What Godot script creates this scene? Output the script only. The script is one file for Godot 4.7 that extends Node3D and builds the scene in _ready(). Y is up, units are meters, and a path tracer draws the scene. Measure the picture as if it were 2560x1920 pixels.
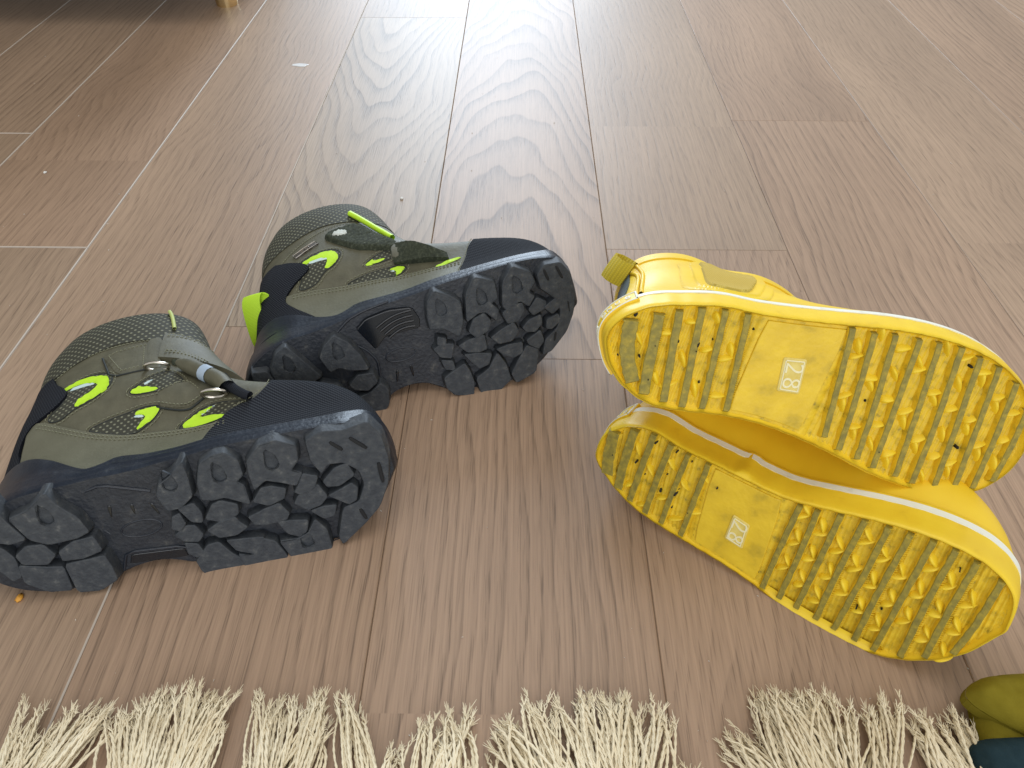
extends Node3D
# A pair of muddy-soled winter boots and a pair of yellow rubber boots lying on an oak floor beside a fringed rug.

var rng := RandomNumberGenerator.new()
var M := {}                     # materials
var names := {}

# ---------------------------------------------------------------- small helpers
func lin(r: float, g: float, b: float) -> Color:
	return Color(r, g, b).linear_to_srgb()

func numbered(called: String) -> String:
	var n: int = names.get(called, -1) + 1
	names[called] = n
	return called if n == 0 else "%s_%03d" % [called, n]

func thing(called: String, label: String, category: String, at := Transform3D.IDENTITY, group := "") -> Node3D:
	var o := Node3D.new()
	o.name = numbered(called)
	add_child(o)
	o.transform = at
	o.set_meta("label", label)
	o.set_meta("category", category)
	if group:
		o.set_meta("group", group)
	return o

func part(called: String, mesh: Mesh, mat: Material, parent: Node, stuff := false) -> MeshInstance3D:
	var o := MeshInstance3D.new()
	o.name = called
	o.mesh = mesh
	if mat:
		o.material_override = mat
	parent.add_child(o, true)
	if stuff:
		o.set_meta("kind", "stuff")
	return o

func tab(xs: PackedFloat64Array, ys: PackedFloat64Array, x: float) -> float:
	var n := xs.size()
	if x <= xs[0]:
		return ys[0]
	if x >= xs[n - 1]:
		return ys[n - 1]
	var i := 0
	while xs[i + 1] <= x:
		i += 1
	var h := xs[i + 1] - xs[i]
	var u := (x - xs[i]) / h
	var m0 := (ys[i + 1] - ys[i]) / h if i == 0 else (ys[i + 1] - ys[i - 1]) / (xs[i + 1] - xs[i - 1])
	var m1 := (ys[i + 1] - ys[i]) / h if i == n - 2 else (ys[i + 2] - ys[i]) / (xs[i + 2] - xs[i])
	var u2 := u * u
	var u3 := u2 * u
	return (2 * u3 - 3 * u2 + 1) * ys[i] + (u3 - 2 * u2 + u) * h * m0 + (3 * u2 - 2 * u3) * ys[i + 1] + (u3 - u2) * h * m1

func pairs(flat: Array) -> PackedVector2Array:      # flat millimetres to metres
	var o := PackedVector2Array()
	for i in range(0, flat.size(), 2):
		o.append(Vector2(flat[i], flat[i + 1]) * 0.001)
	return o

# Collects vertices with normals; faces turn themselves to the side their normals point to.
class MB:
	var v := PackedVector3Array()
	var n := PackedVector3Array()
	var uv := PackedVector2Array()
	var ix := PackedInt32Array()
	func add(p: Vector3, nn: Vector3, t := Vector2.ZERO) -> int:
		v.append(p)
		n.append(nn)
		uv.append(t)
		return v.size() - 1
	func tri(a: int, b: int, c: int) -> void:
		var g := (v[b] - v[a]).cross(v[c] - v[a])
		if g.dot(n[a] + n[b] + n[c]) > 0.0:
			ix.append_array([a, c, b])
		else:
			ix.append_array([a, b, c])
	func quad(a: int, b: int, c: int, d: int) -> void:
		tri(a, b, c)
		tri(a, c, d)
	func flat(p: Array, hint: Vector3) -> void:     # a flat polygon (fan) facing along hint
		var g := Vector3.ZERO
		for i in range(1, p.size() - 1):
			g += (p[i] - p[0]).cross(p[i + 1] - p[0])
		g = g.normalized()
		if g.dot(hint) < 0.0:
			g = -g
		var first := v.size()
		for q in p:
			add(q, g, Vector2(q.x, q.y))
		for i in range(1, p.size() - 1):
			tri(first, first + i, first + i + 1)
	func grid(nu: int, nv: int, f: Callable) -> int:   # f(i, j) -> [position, normal, uv]
		var first := v.size()
		for i in nu:
			for j in nv:
				var r: Array = f.call(i, j)
				add(r[0], r[1], r[2])
		for i in nu - 1:
			for j in nv - 1:
				var a := first + i * nv + j
				quad(a, a + nv, a + nv + 1, a + 1)
		return first
	func tube(path: PackedVector3Array, rad: PackedFloat32Array, sides: int, closed := false) -> void:
		var first := v.size()
		var k := path.size()
		var side := Vector3.ZERO
		for i in k:
			var d: Vector3 = (path[(i + 1) % k] - path[(i - 1 + k) % k]) if closed else (path[mini(i + 1, k - 1)] - path[maxi(i - 1, 0)])
			d = d.normalized()
			if i == 0:
				side = d.cross(Vector3(0.31, 0.83, 0.46)).normalized()
			side = (side - d * side.dot(d)).normalized()
			var up := d.cross(side)
			for j in sides:
				var a := TAU * j / sides
				var o := side * cos(a) + up * sin(a)
				add(path[i] + o * rad[mini(i, rad.size() - 1)], o, Vector2(float(j) / sides, i))
		for i in (k if closed else k - 1):
			for j in sides:
				var p := first + i * sides
				var q := first + ((i + 1) % k) * sides
				var j2 := (j + 1) % sides
				quad(p + j, q + j, q + j2, p + j2)
	func onto(m: ArrayMesh, mat: Material) -> ArrayMesh:   # one more surface with a material of its own
		var a := []
		a.resize(Mesh.ARRAY_MAX)
		a[Mesh.ARRAY_VERTEX] = v
		a[Mesh.ARRAY_NORMAL] = n
		a[Mesh.ARRAY_TEX_UV] = uv
		a[Mesh.ARRAY_INDEX] = ix
		m.add_surface_from_arrays(Mesh.PRIMITIVE_TRIANGLES, a)
		m.surface_set_material(m.get_surface_count() - 1, mat)
		return m
	func mesh() -> ArrayMesh:
		var a := []
		a.resize(Mesh.ARRAY_MAX)
		a[Mesh.ARRAY_VERTEX] = v
		a[Mesh.ARRAY_NORMAL] = n
		a[Mesh.ARRAY_TEX_UV] = uv
		a[Mesh.ARRAY_INDEX] = ix
		var m := ArrayMesh.new()
		m.add_surface_from_arrays(Mesh.PRIMITIVE_TRIANGLES, a)
		return m

# The body of a boot: x runs heel to toe, y across, z out of the sole; h is the height over the sole's tips.
class Boot:
	var host: Node3D
	var g := PackedFloat64Array()
	var up := PackedFloat64Array()
	var dn := PackedFloat64Array()
	var t := {}
	var b0 := 0.0
	var b1 := 0.0
	var e := 0.0
	var dip := 0.0
	var tilt0 := 0.08
	var sh := 0.0
	var s0 := 0.0
	var top := 0.0
	var pose := Transform3D.IDENTITY
	func _init(h: Node3D, ups: Array, dns: Array, tables: Dictionary, nums: Array, where: Transform3D) -> void:
		host = h
		for i in 17:
			g.append(PI * i / 16.0)
		up = PackedFloat64Array(ups)
		dn = PackedFloat64Array(dns)
		for k in tables:
			var xs := PackedFloat64Array()
			for x in tables[k][0]:
				xs.append(x * 0.001)
			t[k] = [xs, PackedFloat64Array(tables[k][1])]
		b0 = nums[0]
		b1 = nums[1]
		e = nums[2]
		sh = nums[3]
		s0 = nums[4]
		top = nums[5]
		pose = where
	func at(k: String, h: float) -> float:
		return host.tab(t[k][0], t[k][1], h)
	func heel(h: float) -> float:
		return at("SB", h) * 0.001
	func front(h: float) -> float:
		return at("SF", h) * 0.001
	func half(side: int, u: float, h: float) -> float:
		var ph := acos(clampf(1.0 - 2.0 * u, -1.0, 1.0))
		var b := smoothstep(b0, b1, h)
		var o := 0.0
		if b < 1.0:
			o = host.tab(g, up if side > 0 else dn, ph) * 0.001 * at("KH", h)
		var s := 0.0
		if b > 0.0:
			s = at("WS", h) * 0.001 * pow(clampf(sin(ph), 0.0, 1.0), e)
		if dip > 0.0:
			var x := heel(h) + (front(h) - heel(h)) * u
			s *= 1.0 - dip * exp(-pow((x + 0.030) / 0.017, 2.0)) * smoothstep(0.06, 0.1, h)
		return o * (1.0 - b) + s * b
	func p(side: int, u: float, h: float) -> Vector3:
		var a := heel(h)
		var s := a + (front(h) - a) * u
		var hh := h + smoothstep(tilt0, tilt0 + 0.045, h) * sh * (s - s0)
		var q := Vector3(s, at("CH", h) * 0.001 + side * half(side, u, h), -hh)
		var w := pose * q                         # soft parts flatten against the floor they lie on
		if w.y < 0.0008:
			w.y = 0.0008
			q = pose.affine_inverse() * w
		return q
	func us(s: float, h: float) -> float:
		var a := heel(h)
		return clampf((s - a) / (front(h) - a), 0.0, 1.0)
	func pn(side: int, u: float, h: float, off: float) -> Array:     # [position moved out by off, normal]
		u = clampf(u, 0.0, 1.0)
		var q := p(side, u, h)
		var du := 0.0015 if u < 0.5 else -0.0015
		var dp := (p(side, u + du, h) - q) / du
		if u < 0.00002:
			dp = Vector3(0, side, 0)
		elif u > 0.99998:
			dp = Vector3(0, -side, 0)
		var dh := (p(side, u, h + 0.0006) - q)
		var nn := dp.cross(dh).normalized() * side
		return [q + nn * off, nn]
	func sp(side: int, s: float, h: float, off: float) -> Array:
		return pn(side, us(s, h), h, off)

# A sheet lying on a boot: f(a, b) gives (s or u, h); skirts close its edges down to the surface.
func sheet(B: Boot, side: int, na: int, nb: int, f: Callable, off: Callable, by_u := false, tile := 0.004, skirt := true, into: MB = null) -> MB:
	var mb := into if into else MB.new()
	var low := []
	var first := mb.grid(na, nb, func(i: int, j: int) -> Array:
		var a := float(i) / (na - 1)
		var b := float(j) / (nb - 1)
		var q: Vector2 = f.call(a, b)
		var u := q.x if by_u else B.us(q.x, q.y)
		var o: float = off.call(a, b)
		var r := B.pn(side, u, q.y, o)
		low.append(r[0] - r[1] * (o + 0.0004))
		var s: float = r[0].x
		return [r[0], r[1], Vector2(s, q.y) / tile])
	if skirt:
		var rims := [[], [], [], []]
		for i in na:
			rims[0].append(i * nb)
			rims[1].append(i * nb + nb - 1)
		for j in nb:
			rims[2].append(j)
			rims[3].append((na - 1) * nb + j)
		var mid := mb.v[first + (na / 2) * nb + nb / 2]
		for rim in rims:
			for k in rim.size() - 1:
				var a: Vector3 = mb.v[first + rim[k]]
				var b: Vector3 = mb.v[first + rim[k + 1]]
				if a.distance_to(b) > 0.00005:
					mb.flat([a, b, low[rim[k + 1]], low[rim[k]]], (a - mid))
	return mb

# A raised patch with a free outline (s, h) in metres, draped over one side of a boot.
func patch(B: Boot, side: int, outline: PackedVector2Array, thick: float, bevel := 0.0006, cell := 0.002, tile := 0.004, bulge := 0.0, fuzz := 0.0) -> MB:
	var mb := MB.new()
	var poly := outline
	if Geometry2D.is_polygon_clockwise(poly):
		poly.reverse()
	var box := Rect2(poly[0], Vector2.ZERO)
	for q in poly:
		box = box.expand(q)
	var n := poly.size()
	var put := func(q: Vector2) -> int:
		var d := 1.0
		for i in n:
			d = minf(d, q.distance_to(Geometry2D.get_closest_point_to_segment(q, poly[i], poly[(i + 1) % n])))
		var k := minf(1.0, d / bevel)
		var o := thick * sqrt(k * (2.0 - k)) + bulge * minf(1.0, d / 0.006)
		if fuzz > 0.0:
			o += fuzz * rng.randf() * k
		var r := B.sp(side, q.x, q.y, o + 0.0001)
		return mb.add(r[0], r[1], q / tile)
	var known := {}
	var nx := int(ceil(box.size.x / cell))
	var ny := int(ceil(box.size.y / cell))
	for i in nx:
		for j in ny:
			var c := box.position + Vector2(i, j) * cell
			var sq := PackedVector2Array([c, c + Vector2(cell, 0), c + Vector2(cell, cell), c + Vector2(0, cell)])
			for piece in Geometry2D.intersect_polygons(sq, poly):
				var ids := []
				for q in piece:
					var key := Vector2i((q * 200000.0).round())
					if not known.has(key):
						known[key] = put.call(q)
					ids.append(known[key])
				for k in range(1, ids.size() - 1):
					mb.tri(ids[0], ids[k], ids[k + 1])
	for i in n:                                     # the cut edge
		var a := poly[i]
		var b := poly[(i + 1) % n]
		var st := maxi(1, int(a.distance_to(b) / 0.002))
		for k in st:
			var q0 := a.lerp(b, float(k) / st)
			var q1 := a.lerp(b, float(k + 1) / st)
			var r0 := B.sp(side, q0.x, q0.y, 0.0001)
			var r1 := B.sp(side, q1.x, q1.y, 0.0001)
			var out: Vector3 = (r1[0] - r0[0]).cross(r0[1])
			mb.flat([r0[0], r1[0], r1[0] - r1[1] * 0.0006, r0[0] - r0[1] * 0.0006], out)
	if fuzz > 0.0:
		resmooth(mb)
	return mb

func resmooth(mb: MB) -> void:
	for i in mb.n.size():
		mb.n[i] = mb.n[i] * 0.0000001
	for i in range(0, mb.ix.size(), 3):
		var a := mb.ix[i]
		var b := mb.ix[i + 1]
		var c := mb.ix[i + 2]
		var g := -(mb.v[b] - mb.v[a]).cross(mb.v[c] - mb.v[a])
		mb.n[a] += g
		mb.n[b] += g
		mb.n[c] += g
	for i in mb.n.size():
		mb.n[i] = mb.n[i].normalized()

func soften(poly: PackedVector2Array, times := 1, k := 0.25) -> PackedVector2Array:   # corner cutting
	for z in times:
		var o := PackedVector2Array()
		for i in poly.size():
			var a := poly[i]
			var b := poly[(i + 1) % poly.size()]
			o.append(a.lerp(b, k))
			o.append(a.lerp(b, 1.0 - k))
		poly = o
	return poly

func spline(p: PackedVector2Array, steps := 6) -> PackedVector2Array:
	var o := PackedVector2Array()
	for i in p.size() - 1:
		var a := p[maxi(i - 1, 0)]
		var d := p[mini(i + 2, p.size() - 1)]
		for k in steps:
			o.append(p[i].cubic_interpolate(p[i + 1], a, d, float(k) / steps))
	o.append(p[-1])
	return o

func inset(poly: PackedVector2Array, d: float) -> PackedVector2Array:
	var o := PackedVector2Array()
	var n := poly.size()
	var turn := -1.0 if Geometry2D.is_polygon_clockwise(poly) else 1.0
	for i in n:
		var e0 := (poly[i] - poly[(i - 1 + n) % n]).normalized()
		var e1 := (poly[(i + 1) % n] - poly[i]).normalized()
		var m := (e0 + e1).normalized()
		o.append(poly[i] + Vector2(-m.y, m.x) * turn * d / maxf(0.55, absf(m.dot(e0))))
	return o

# A moulded rubber block: rounded edges, drafted sides, standing from z = low up to z = tip.
func block(outline: PackedVector2Array, low: float, tip: float, draft := 0.001, rough := 0.00025, pit := PackedVector2Array(), corner := 0.2) -> ArrayMesh:
	var mb := MB.new()
	var base := soften(outline, 1, corner)
	if Geometry2D.is_polygon_clockwise(base):
		base.reverse()
	var rings := [[inset(base, -draft), low, 0.0], [inset(base, -0.0001), tip - 0.0007, 0.1], [inset(base, 0.0002), tip - 0.0002, 0.7], [inset(base, 0.00055), tip, 1.0]]
	var n := base.size()
	var wob := []
	for i in n:
		wob.append(rng.randf_range(-rough, rough))
	var starts := []
	for r in rings:
		starts.append(mb.v.size())
		for i in n:
			var q: Vector2 = r[0][i]
			var e := base[(i + 1) % n] - base[(i - 1 + n) % n]
			var out := Vector3(e.y, -e.x, 0.0).normalized()
			mb.add(Vector3(q.x, q.y, r[1] + wob[i] * (0.3 + r[2])), (out * (1.0 - r[2]) + Vector3(0, 0, r[2])).normalized(), q)
	for r in 3:
		for i in n:
			var j := (i + 1) % n
			mb.quad(starts[r] + i, starts[r] + j, starts[r + 1] + j, starts[r + 1] + i)
	var topring: PackedVector2Array = rings[3][0]
	var cut := pit.size() > 2
	if cut:                                          # a pressed-in window in the top face
		var c := Vector2.ZERO
		for q in pit:
			c += q / pit.size()
		var hole := soften(pit, 1, 0.2)
		if Geometry2D.is_polygon_clockwise(hole):
			hole.reverse()
		var hn := hole.size()
		var a := mb.v.size()
		for q in hole:
			mb.add(Vector3(q.x, q.y, tip), (Vector3(c.x - q.x, c.y - q.y, 0).normalized() * 0.5 + Vector3(0, 0, 1)).normalized(), q)
		for q in inset(hole, 0.0003):
			mb.add(Vector3(q.x, q.y, tip - 0.0019), Vector3(c.x - q.x, c.y - q.y, 0).normalized(), q)
		for i in hn:
			var j := (i + 1) % hn
			mb.quad(a + i, a + j, a + hn + j, a + hn + i)
		var bottom := []
		for q in inset(hole, 0.0003):
			bottom.append(Vector3(q.x, q.y, tip - 0.0019))
		mb.flat(bottom, Vector3(0, 0, 1))
		for half in 2:
			var hp := PackedVector2Array([Vector2(c.x, -1), Vector2(c.x, 1), Vector2(c.x + (1.0 if half else -1.0), 1), Vector2(c.x + (1.0 if half else -1.0), -1)])
			for bit in Geometry2D.intersect_polygons(topring, hp):
				for piece in Geometry2D.clip_polygons(bit, hole):
					var tri := Geometry2D.triangulate_polygon(piece)
					var f := mb.v.size()
					for q in piece:
						mb.add(Vector3(q.x, q.y, tip), Vector3(0, 0, 1), q)
					for i in range(0, tri.size(), 3):
						mb.tri(f + tri[i], f + tri[i + 1], f + tri[i + 2])
		return mb.mesh()
	var ids := Geometry2D.triangulate_polygon(topring)
	if ids.is_empty():
		var c := mb.add(Vector3(topring[0].x, topring[0].y, tip), Vector3(0, 0, 1))
		for i in n:
			mb.tri(c, starts[3] + i, starts[3] + (i + 1) % n)
	for i in range(0, ids.size(), 3):
		mb.tri(starts[3] + ids[i], starts[3] + ids[i + 1], starts[3] + ids[i + 2])
	return mb.mesh()

func stitches(B: Boot, side: int, line: PackedVector2Array, off := 0.0004, pitch := 0.0024, rad := 0.00032, into: MB = null, shift := 0.0) -> MB:
	var mb := into if into else MB.new()
	var acc := 0.0
	for i in line.size() - 1:
		var len := line[i].distance_to(line[i + 1])
		while acc < len:
			var d := (line[i + 1] - line[i]).normalized()
			var nn := Vector2(-d.y, d.x) * shift
			var q := line[i] + d * acc + nn
			var a: Vector3 = B.sp(side, q.x, q.y, off - 0.0002)[0]
			var m: Vector3 = B.sp(side, q.x + d.x * pitch * 0.33, q.y + d.y * pitch * 0.33, off + 0.00025)[0]
			var c: Vector3 = B.sp(side, q.x + d.x * pitch * 0.66, q.y + d.y * pitch * 0.66, off - 0.0002)[0]
			mb.tube(PackedVector3Array([a, m, c]), PackedFloat32Array([rad * 0.7, rad, rad * 0.7]), 5)
			acc += pitch
		acc -= len
	return mb

func cord(B: Boot, side: int, line: PackedVector2Array, off: float, rad: float, into: MB = null, closed := false) -> MB:
	var mb := into if into else MB.new()
	var path := PackedVector3Array()
	for q in line:
		path.append(B.sp(side, q.x, q.y, off)[0])
	mb.tube(path, PackedFloat32Array([rad]), 6, closed)
	return mb

func ribbon(path: PackedVector3Array, wide: Vector3, thick: float) -> MB:
	var mb := MB.new()
	var k := path.size()
	var first := 0
	var sides := []
	for i in k:
		var d := (path[mini(i + 1, k - 1)] - path[maxi(i - 1, 0)]).normalized()
		sides.append(d.cross(wide).normalized())
	for s in [1.0, -1.0]:
		first = mb.v.size()
		for i in k:
			for j in 5:
				var x := j / 4.0 - 0.5
				var puff := 1.0 - 2.6 * pow(absf(x), 3.0)
				mb.add(path[i] + wide * x + sides[i] * s * thick * 0.5 * puff, sides[i] * s + wide.normalized() * x * 0.4, Vector2(x * 3.0, i * 0.6))
		for i in k - 1:
			for j in 4:
				var a := first + i * 5 + j
				mb.quad(a, a + 5, a + 6, a + 1)
	for x in [-0.5, 0.5]:
		for i in k - 1:
			var p: Vector3 = path[i] + wide * x
			var q: Vector3 = path[i + 1] + wide * x
			mb.flat([p + sides[i] * thick * 0.35, q + sides[i + 1] * thick * 0.35, q - sides[i + 1] * thick * 0.35, p - sides[i] * thick * 0.35], wide * x)
	return mb

# ---------------------------------------------------------------- materials
func noise_tex(freq: float, ramp: Array, size := 512, octaves := 4, seed_ := 1, kind := FastNoiseLite.TYPE_SIMPLEX_SMOOTH) -> NoiseTexture2D:
	var f := FastNoiseLite.new()
	f.noise_type = kind
	f.frequency = freq
	f.fractal_octaves = octaves
	f.seed = seed_
	var t := NoiseTexture2D.new()
	t.width = size
	t.height = size
	t.seamless = true
	t.noise = f
	var gr := Gradient.new()
	var offs := PackedFloat32Array()
	var cols := PackedColorArray()
	for r in ramp:
		offs.append(r[0])
		cols.append(r[1])
	gr.offsets = offs
	gr.colors = cols
	t.color_ramp = gr
	return t

func bump_tex(freq: float, strength: float, size := 512, octaves := 4, seed_ := 3) -> NoiseTexture2D:
	var f := FastNoiseLite.new()
	f.frequency = freq
	f.fractal_octaves = octaves
	f.seed = seed_
	var t := NoiseTexture2D.new()
	t.width = size
	t.height = size
	t.seamless = true
	t.noise = f
	t.as_normal_map = true
	t.bump_strength = strength
	return t

func mat(col: Color, rough := 0.6, tex: Texture2D = null, bump: Texture2D = null, tri := 12.0, bump_amt := 1.0) -> StandardMaterial3D:
	var m := StandardMaterial3D.new()
	m.albedo_color = col
	m.roughness = rough
	if tex:
		m.albedo_texture = tex
	if bump:
		m.normal_enabled = true
		m.normal_texture = bump
		m.normal_scale = bump_amt
	if (tex or bump) and tri > 0.0:
		m.uv1_triplanar = true
		m.uv1_scale = Vector3.ONE * tri
	return m

# A woven tile: raised light threads over a dark ground (UV-mapped, one tile = one repeat).
func weave_tex(dark: Color, light: Color, kind: int) -> Array:
	var n := 64
	var im := Image.create(n, n, false, Image.FORMAT_RGB8)
	var hi := Image.create(n, n, false, Image.FORMAT_RGB8)
	for y in n:
		for x in n:
			var u := float(x) / n
			var v := float(y) / n
			var k := 0.0
			if kind == 0:                          # staggered beads
				for c in [Vector2(0.25, 0.25), Vector2(0.75, 0.75), Vector2(0.75, -0.25), Vector2(-0.25, 0.75), Vector2(1.25, 0.25), Vector2(0.25, 1.25)]:
					var d := Vector2((u - c.x) * 1.15, (v - c.y) * 1.5).length()
					k = maxf(k, 1.0 - smoothstep(0.12, 0.30, d))
			elif kind == 1:                        # fine diagonal rib
				k = 0.5 + 0.5 * sin(TAU * (2.0 * u + 2.0 * v)) * (0.6 + 0.4 * sin(TAU * (2.0 * u - 2.0 * v)))
			else:                                  # tape: narrow ribs
				k = absf(sin(TAU * v * 2.0)) * (0.75 + 0.25 * sin(TAU * (u * 4.0 + floor(v * 4.0) * 0.5)))
			im.set_pixel(x, y, dark.lerp(light, k))
			hi.set_pixel(x, y, Color(k, k, k))
	hi.bump_map_to_normal_map(3.0)
	return [ImageTexture.create_from_image(im), ImageTexture.create_from_image(hi)]

func woven(dark: Color, light: Color, kind: int, rough: float, strength := 1.0) -> StandardMaterial3D:
	var t := weave_tex(dark, light, kind)
	var m := mat(Color.WHITE, rough, t[0], t[1], 0.0, strength)
	return m

func make_materials() -> void:
	var fine := bump_tex(0.05, 3.0, 512, 5, 11)
	var soft := bump_tex(0.012, 4.0, 512, 4, 12)
	M.leather = mat(Color.WHITE, 0.58, noise_tex(0.012, [[0.0, lin(0.066, 0.062, 0.037)], [0.5, lin(0.088, 0.083, 0.051)], [1.0, lin(0.115, 0.108, 0.068)]], 512, 4, 5), fine, 14.0, 0.25)
	M.guard = mat(Color.WHITE, 0.52, noise_tex(0.01, [[0.0, lin(0.1, 0.098, 0.064)], [1.0, lin(0.132, 0.13, 0.088)]], 512, 4, 6), fine, 14.0, 0.22)
	M.mesh = woven(lin(0.03, 0.03, 0.018), lin(0.19, 0.19, 0.13), 0, 0.75, 1.0)
	M.toe = woven(lin(0.006, 0.007, 0.01), lin(0.05, 0.055, 0.064), 1, 0.6, 1.0)
	M.toe.metallic_specular = 0.2
	M.toe.roughness = 0.8
	M.tape = woven(lin(0.005, 0.006, 0.009), lin(0.045, 0.049, 0.058), 2, 0.7, 1.0)
	M.tape.metallic_specular = 0.2
	M.tape.roughness = 0.85
	M.tread_rubber = mat(Color.WHITE, 0.66, noise_tex(0.02, [[0.0, lin(0.025, 0.031, 0.04)], [0.5, lin(0.037, 0.044, 0.054)], [0.78, lin(0.052, 0.059, 0.067)], [1.0, lin(0.11, 0.114, 0.116)]], 512, 5, 7), fine, 16.0, 0.6)
	M.sole_rubber = mat(Color.WHITE, 0.4, noise_tex(0.012, [[0.0, lin(0.01, 0.0135, 0.022)], [0.6, lin(0.0145, 0.0195, 0.03)], [0.85, lin(0.022, 0.028, 0.04)], [1.0, lin(0.05, 0.056, 0.066)]], 512, 5, 8), fine, 12.0, 0.3)
	M.sole_dirty = mat(Color.WHITE, 0.48, noise_tex(0.012, [[0.0, lin(0.009, 0.0125, 0.02)], [0.55, lin(0.0135, 0.018, 0.027)], [0.78, lin(0.024, 0.028, 0.036)], [0.92, lin(0.05, 0.052, 0.054)], [1.0, lin(0.11, 0.11, 0.105)]], 512, 5, 9), fine, 12.0, 0.4)
	M.gloss = mat(lin(0.006, 0.008, 0.012), 0.12)
	M.neon = mat(Color.WHITE, 0.5, noise_tex(0.03, [[0.0, lin(0.44, 0.72, 0.02)], [1.0, lin(0.54, 0.83, 0.03)]], 256, 3, 4), fine, 14.0, 0.2)
	M.neon_tape = woven(lin(0.38, 0.62, 0.015), lin(0.56, 0.85, 0.04), 2, 0.6, 0.7)
	M.pale = mat(lin(0.55, 0.68, 0.68), 0.4)
	M.pale_green = mat(lin(0.45, 0.52, 0.16), 0.6)
	M.dark_edge = mat(lin(0.014, 0.018, 0.016), 0.7)
	M.slit_shade = mat(lin(0.007, 0.008, 0.01), 0.8)  # near-black colour standing for the shade inside narrow slits
	M.thread = mat(lin(0.2, 0.2, 0.13), 0.7)
	M.thread_dark = mat(lin(0.03, 0.03, 0.03), 0.7)
	M.steel = mat(lin(0.62, 0.58, 0.52), 0.22)
	M.steel.metallic = 1.0
	M.pewter = mat(Color.WHITE, 0.36, noise_tex(0.02, [[0.0, lin(0.32, 0.29, 0.26)], [1.0, lin(0.5, 0.47, 0.43)]], 256, 4, 14), null, 30.0)
	M.pewter.metallic = 1.0
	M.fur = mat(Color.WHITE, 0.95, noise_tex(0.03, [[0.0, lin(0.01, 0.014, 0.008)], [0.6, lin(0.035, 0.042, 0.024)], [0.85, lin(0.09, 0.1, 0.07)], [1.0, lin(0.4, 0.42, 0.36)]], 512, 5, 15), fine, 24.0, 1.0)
	M.lint = mat(lin(0.55, 0.58, 0.54), 0.95)
	M.lining = mat(Color.WHITE, 0.95, noise_tex(0.05, [[0.0, lin(0.008, 0.009, 0.01)], [1.0, lin(0.03, 0.032, 0.03)]], 256, 4, 16), fine, 20.0, 1.0)
	M.band = mat(lin(0.34, 0.42, 0.52), 0.35)
	# yellow boots
	M.yellow = mat(Color.WHITE, 0.42, noise_tex(0.006, [[0.0, lin(0.84, 0.56, 0.022)], [0.55, lin(0.88, 0.61, 0.028)], [1.0, lin(0.91, 0.66, 0.036)]], 512, 4, 20), soft, 9.0, 0.1)
	M.foxing = mat(Color.WHITE, 0.45, noise_tex(0.012, [[0.0, lin(0.7, 0.46, 0.02)], [0.3, lin(0.85, 0.59, 0.026)], [1.0, lin(0.9, 0.66, 0.034)]], 512, 5, 21), soft, 9.0, 0.14)
	M.tread_yellow = mat(Color.WHITE, 0.55, noise_tex(0.025, [[0.0, lin(0.22, 0.17, 0.02)], [0.2, lin(0.56, 0.4, 0.022)], [0.45, lin(0.74, 0.51, 0.022)], [1.0, lin(0.84, 0.6, 0.028)]], 512, 5, 22), fine, 14.0, 0.45)
	M.knob_yellow = mat(Color.WHITE, 0.5, noise_tex(0.02, [[0.0, lin(0.68, 0.47, 0.02)], [0.3, lin(0.83, 0.59, 0.024)], [1.0, lin(0.88, 0.65, 0.03)]], 256, 4, 27), fine, 14.0, 0.3)
	M.shank_yellow = mat(Color.WHITE, 0.5, noise_tex(0.01, [[0.0, lin(0.5, 0.35, 0.022)], [0.35, lin(0.72, 0.49, 0.022)], [1.0, lin(0.83, 0.58, 0.028)]], 512, 5, 23), fine, 9.0, 0.25)
	M.tread_top = mat(Color.WHITE, 0.62, noise_tex(0.02, [[0.0, lin(0.18, 0.15, 0.03)], [0.5, lin(0.28, 0.225, 0.034)], [0.8, lin(0.38, 0.285, 0.032)], [1.0, lin(0.56, 0.4, 0.028)]], 512, 5, 24), fine, 20.0, 0.5)
	M.stripe = mat(Color.WHITE, 0.45, noise_tex(0.02, [[0.0, lin(0.62, 0.63, 0.55)], [0.25, lin(0.8, 0.82, 0.74)], [1.0, lin(0.86, 0.88, 0.8)]], 512, 4, 25), null, 9.0)
	M.label = mat(Color.WHITE, 0.5, noise_tex(0.02, [[0.0, lin(0.66, 0.5, 0.1)], [1.0, lin(0.78, 0.64, 0.2)]], 256, 4, 26), null, 30.0)
	M.label_ink = mat(lin(0.82, 0.76, 0.48), 0.5)
	M.elastic = woven(lin(0.42, 0.29, 0.03), lin(0.66, 0.48, 0.09), 2, 0.8, 0.8)
	M.loop_tape = woven(lin(0.46, 0.35, 0.012), lin(0.62, 0.48, 0.025), 2, 0.75, 0.6)
	M.teal = mat(lin(0.045, 0.08, 0.1), 0.55)
	M.soil = mat(lin(0.018, 0.016, 0.013), 0.9)
	# others
	M.cotton = mat(Color.WHITE, 0.9, noise_tex(0.01, [[0.0, lin(0.7, 0.6, 0.42)], [0.5, lin(0.81, 0.72, 0.53)], [1.0, lin(0.88, 0.81, 0.64)]], 256, 4, 30), null, 12.0)
	M.brass = mat(lin(0.9, 0.72, 0.4), 0.1)
	M.brass.metallic = 1.0

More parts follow.
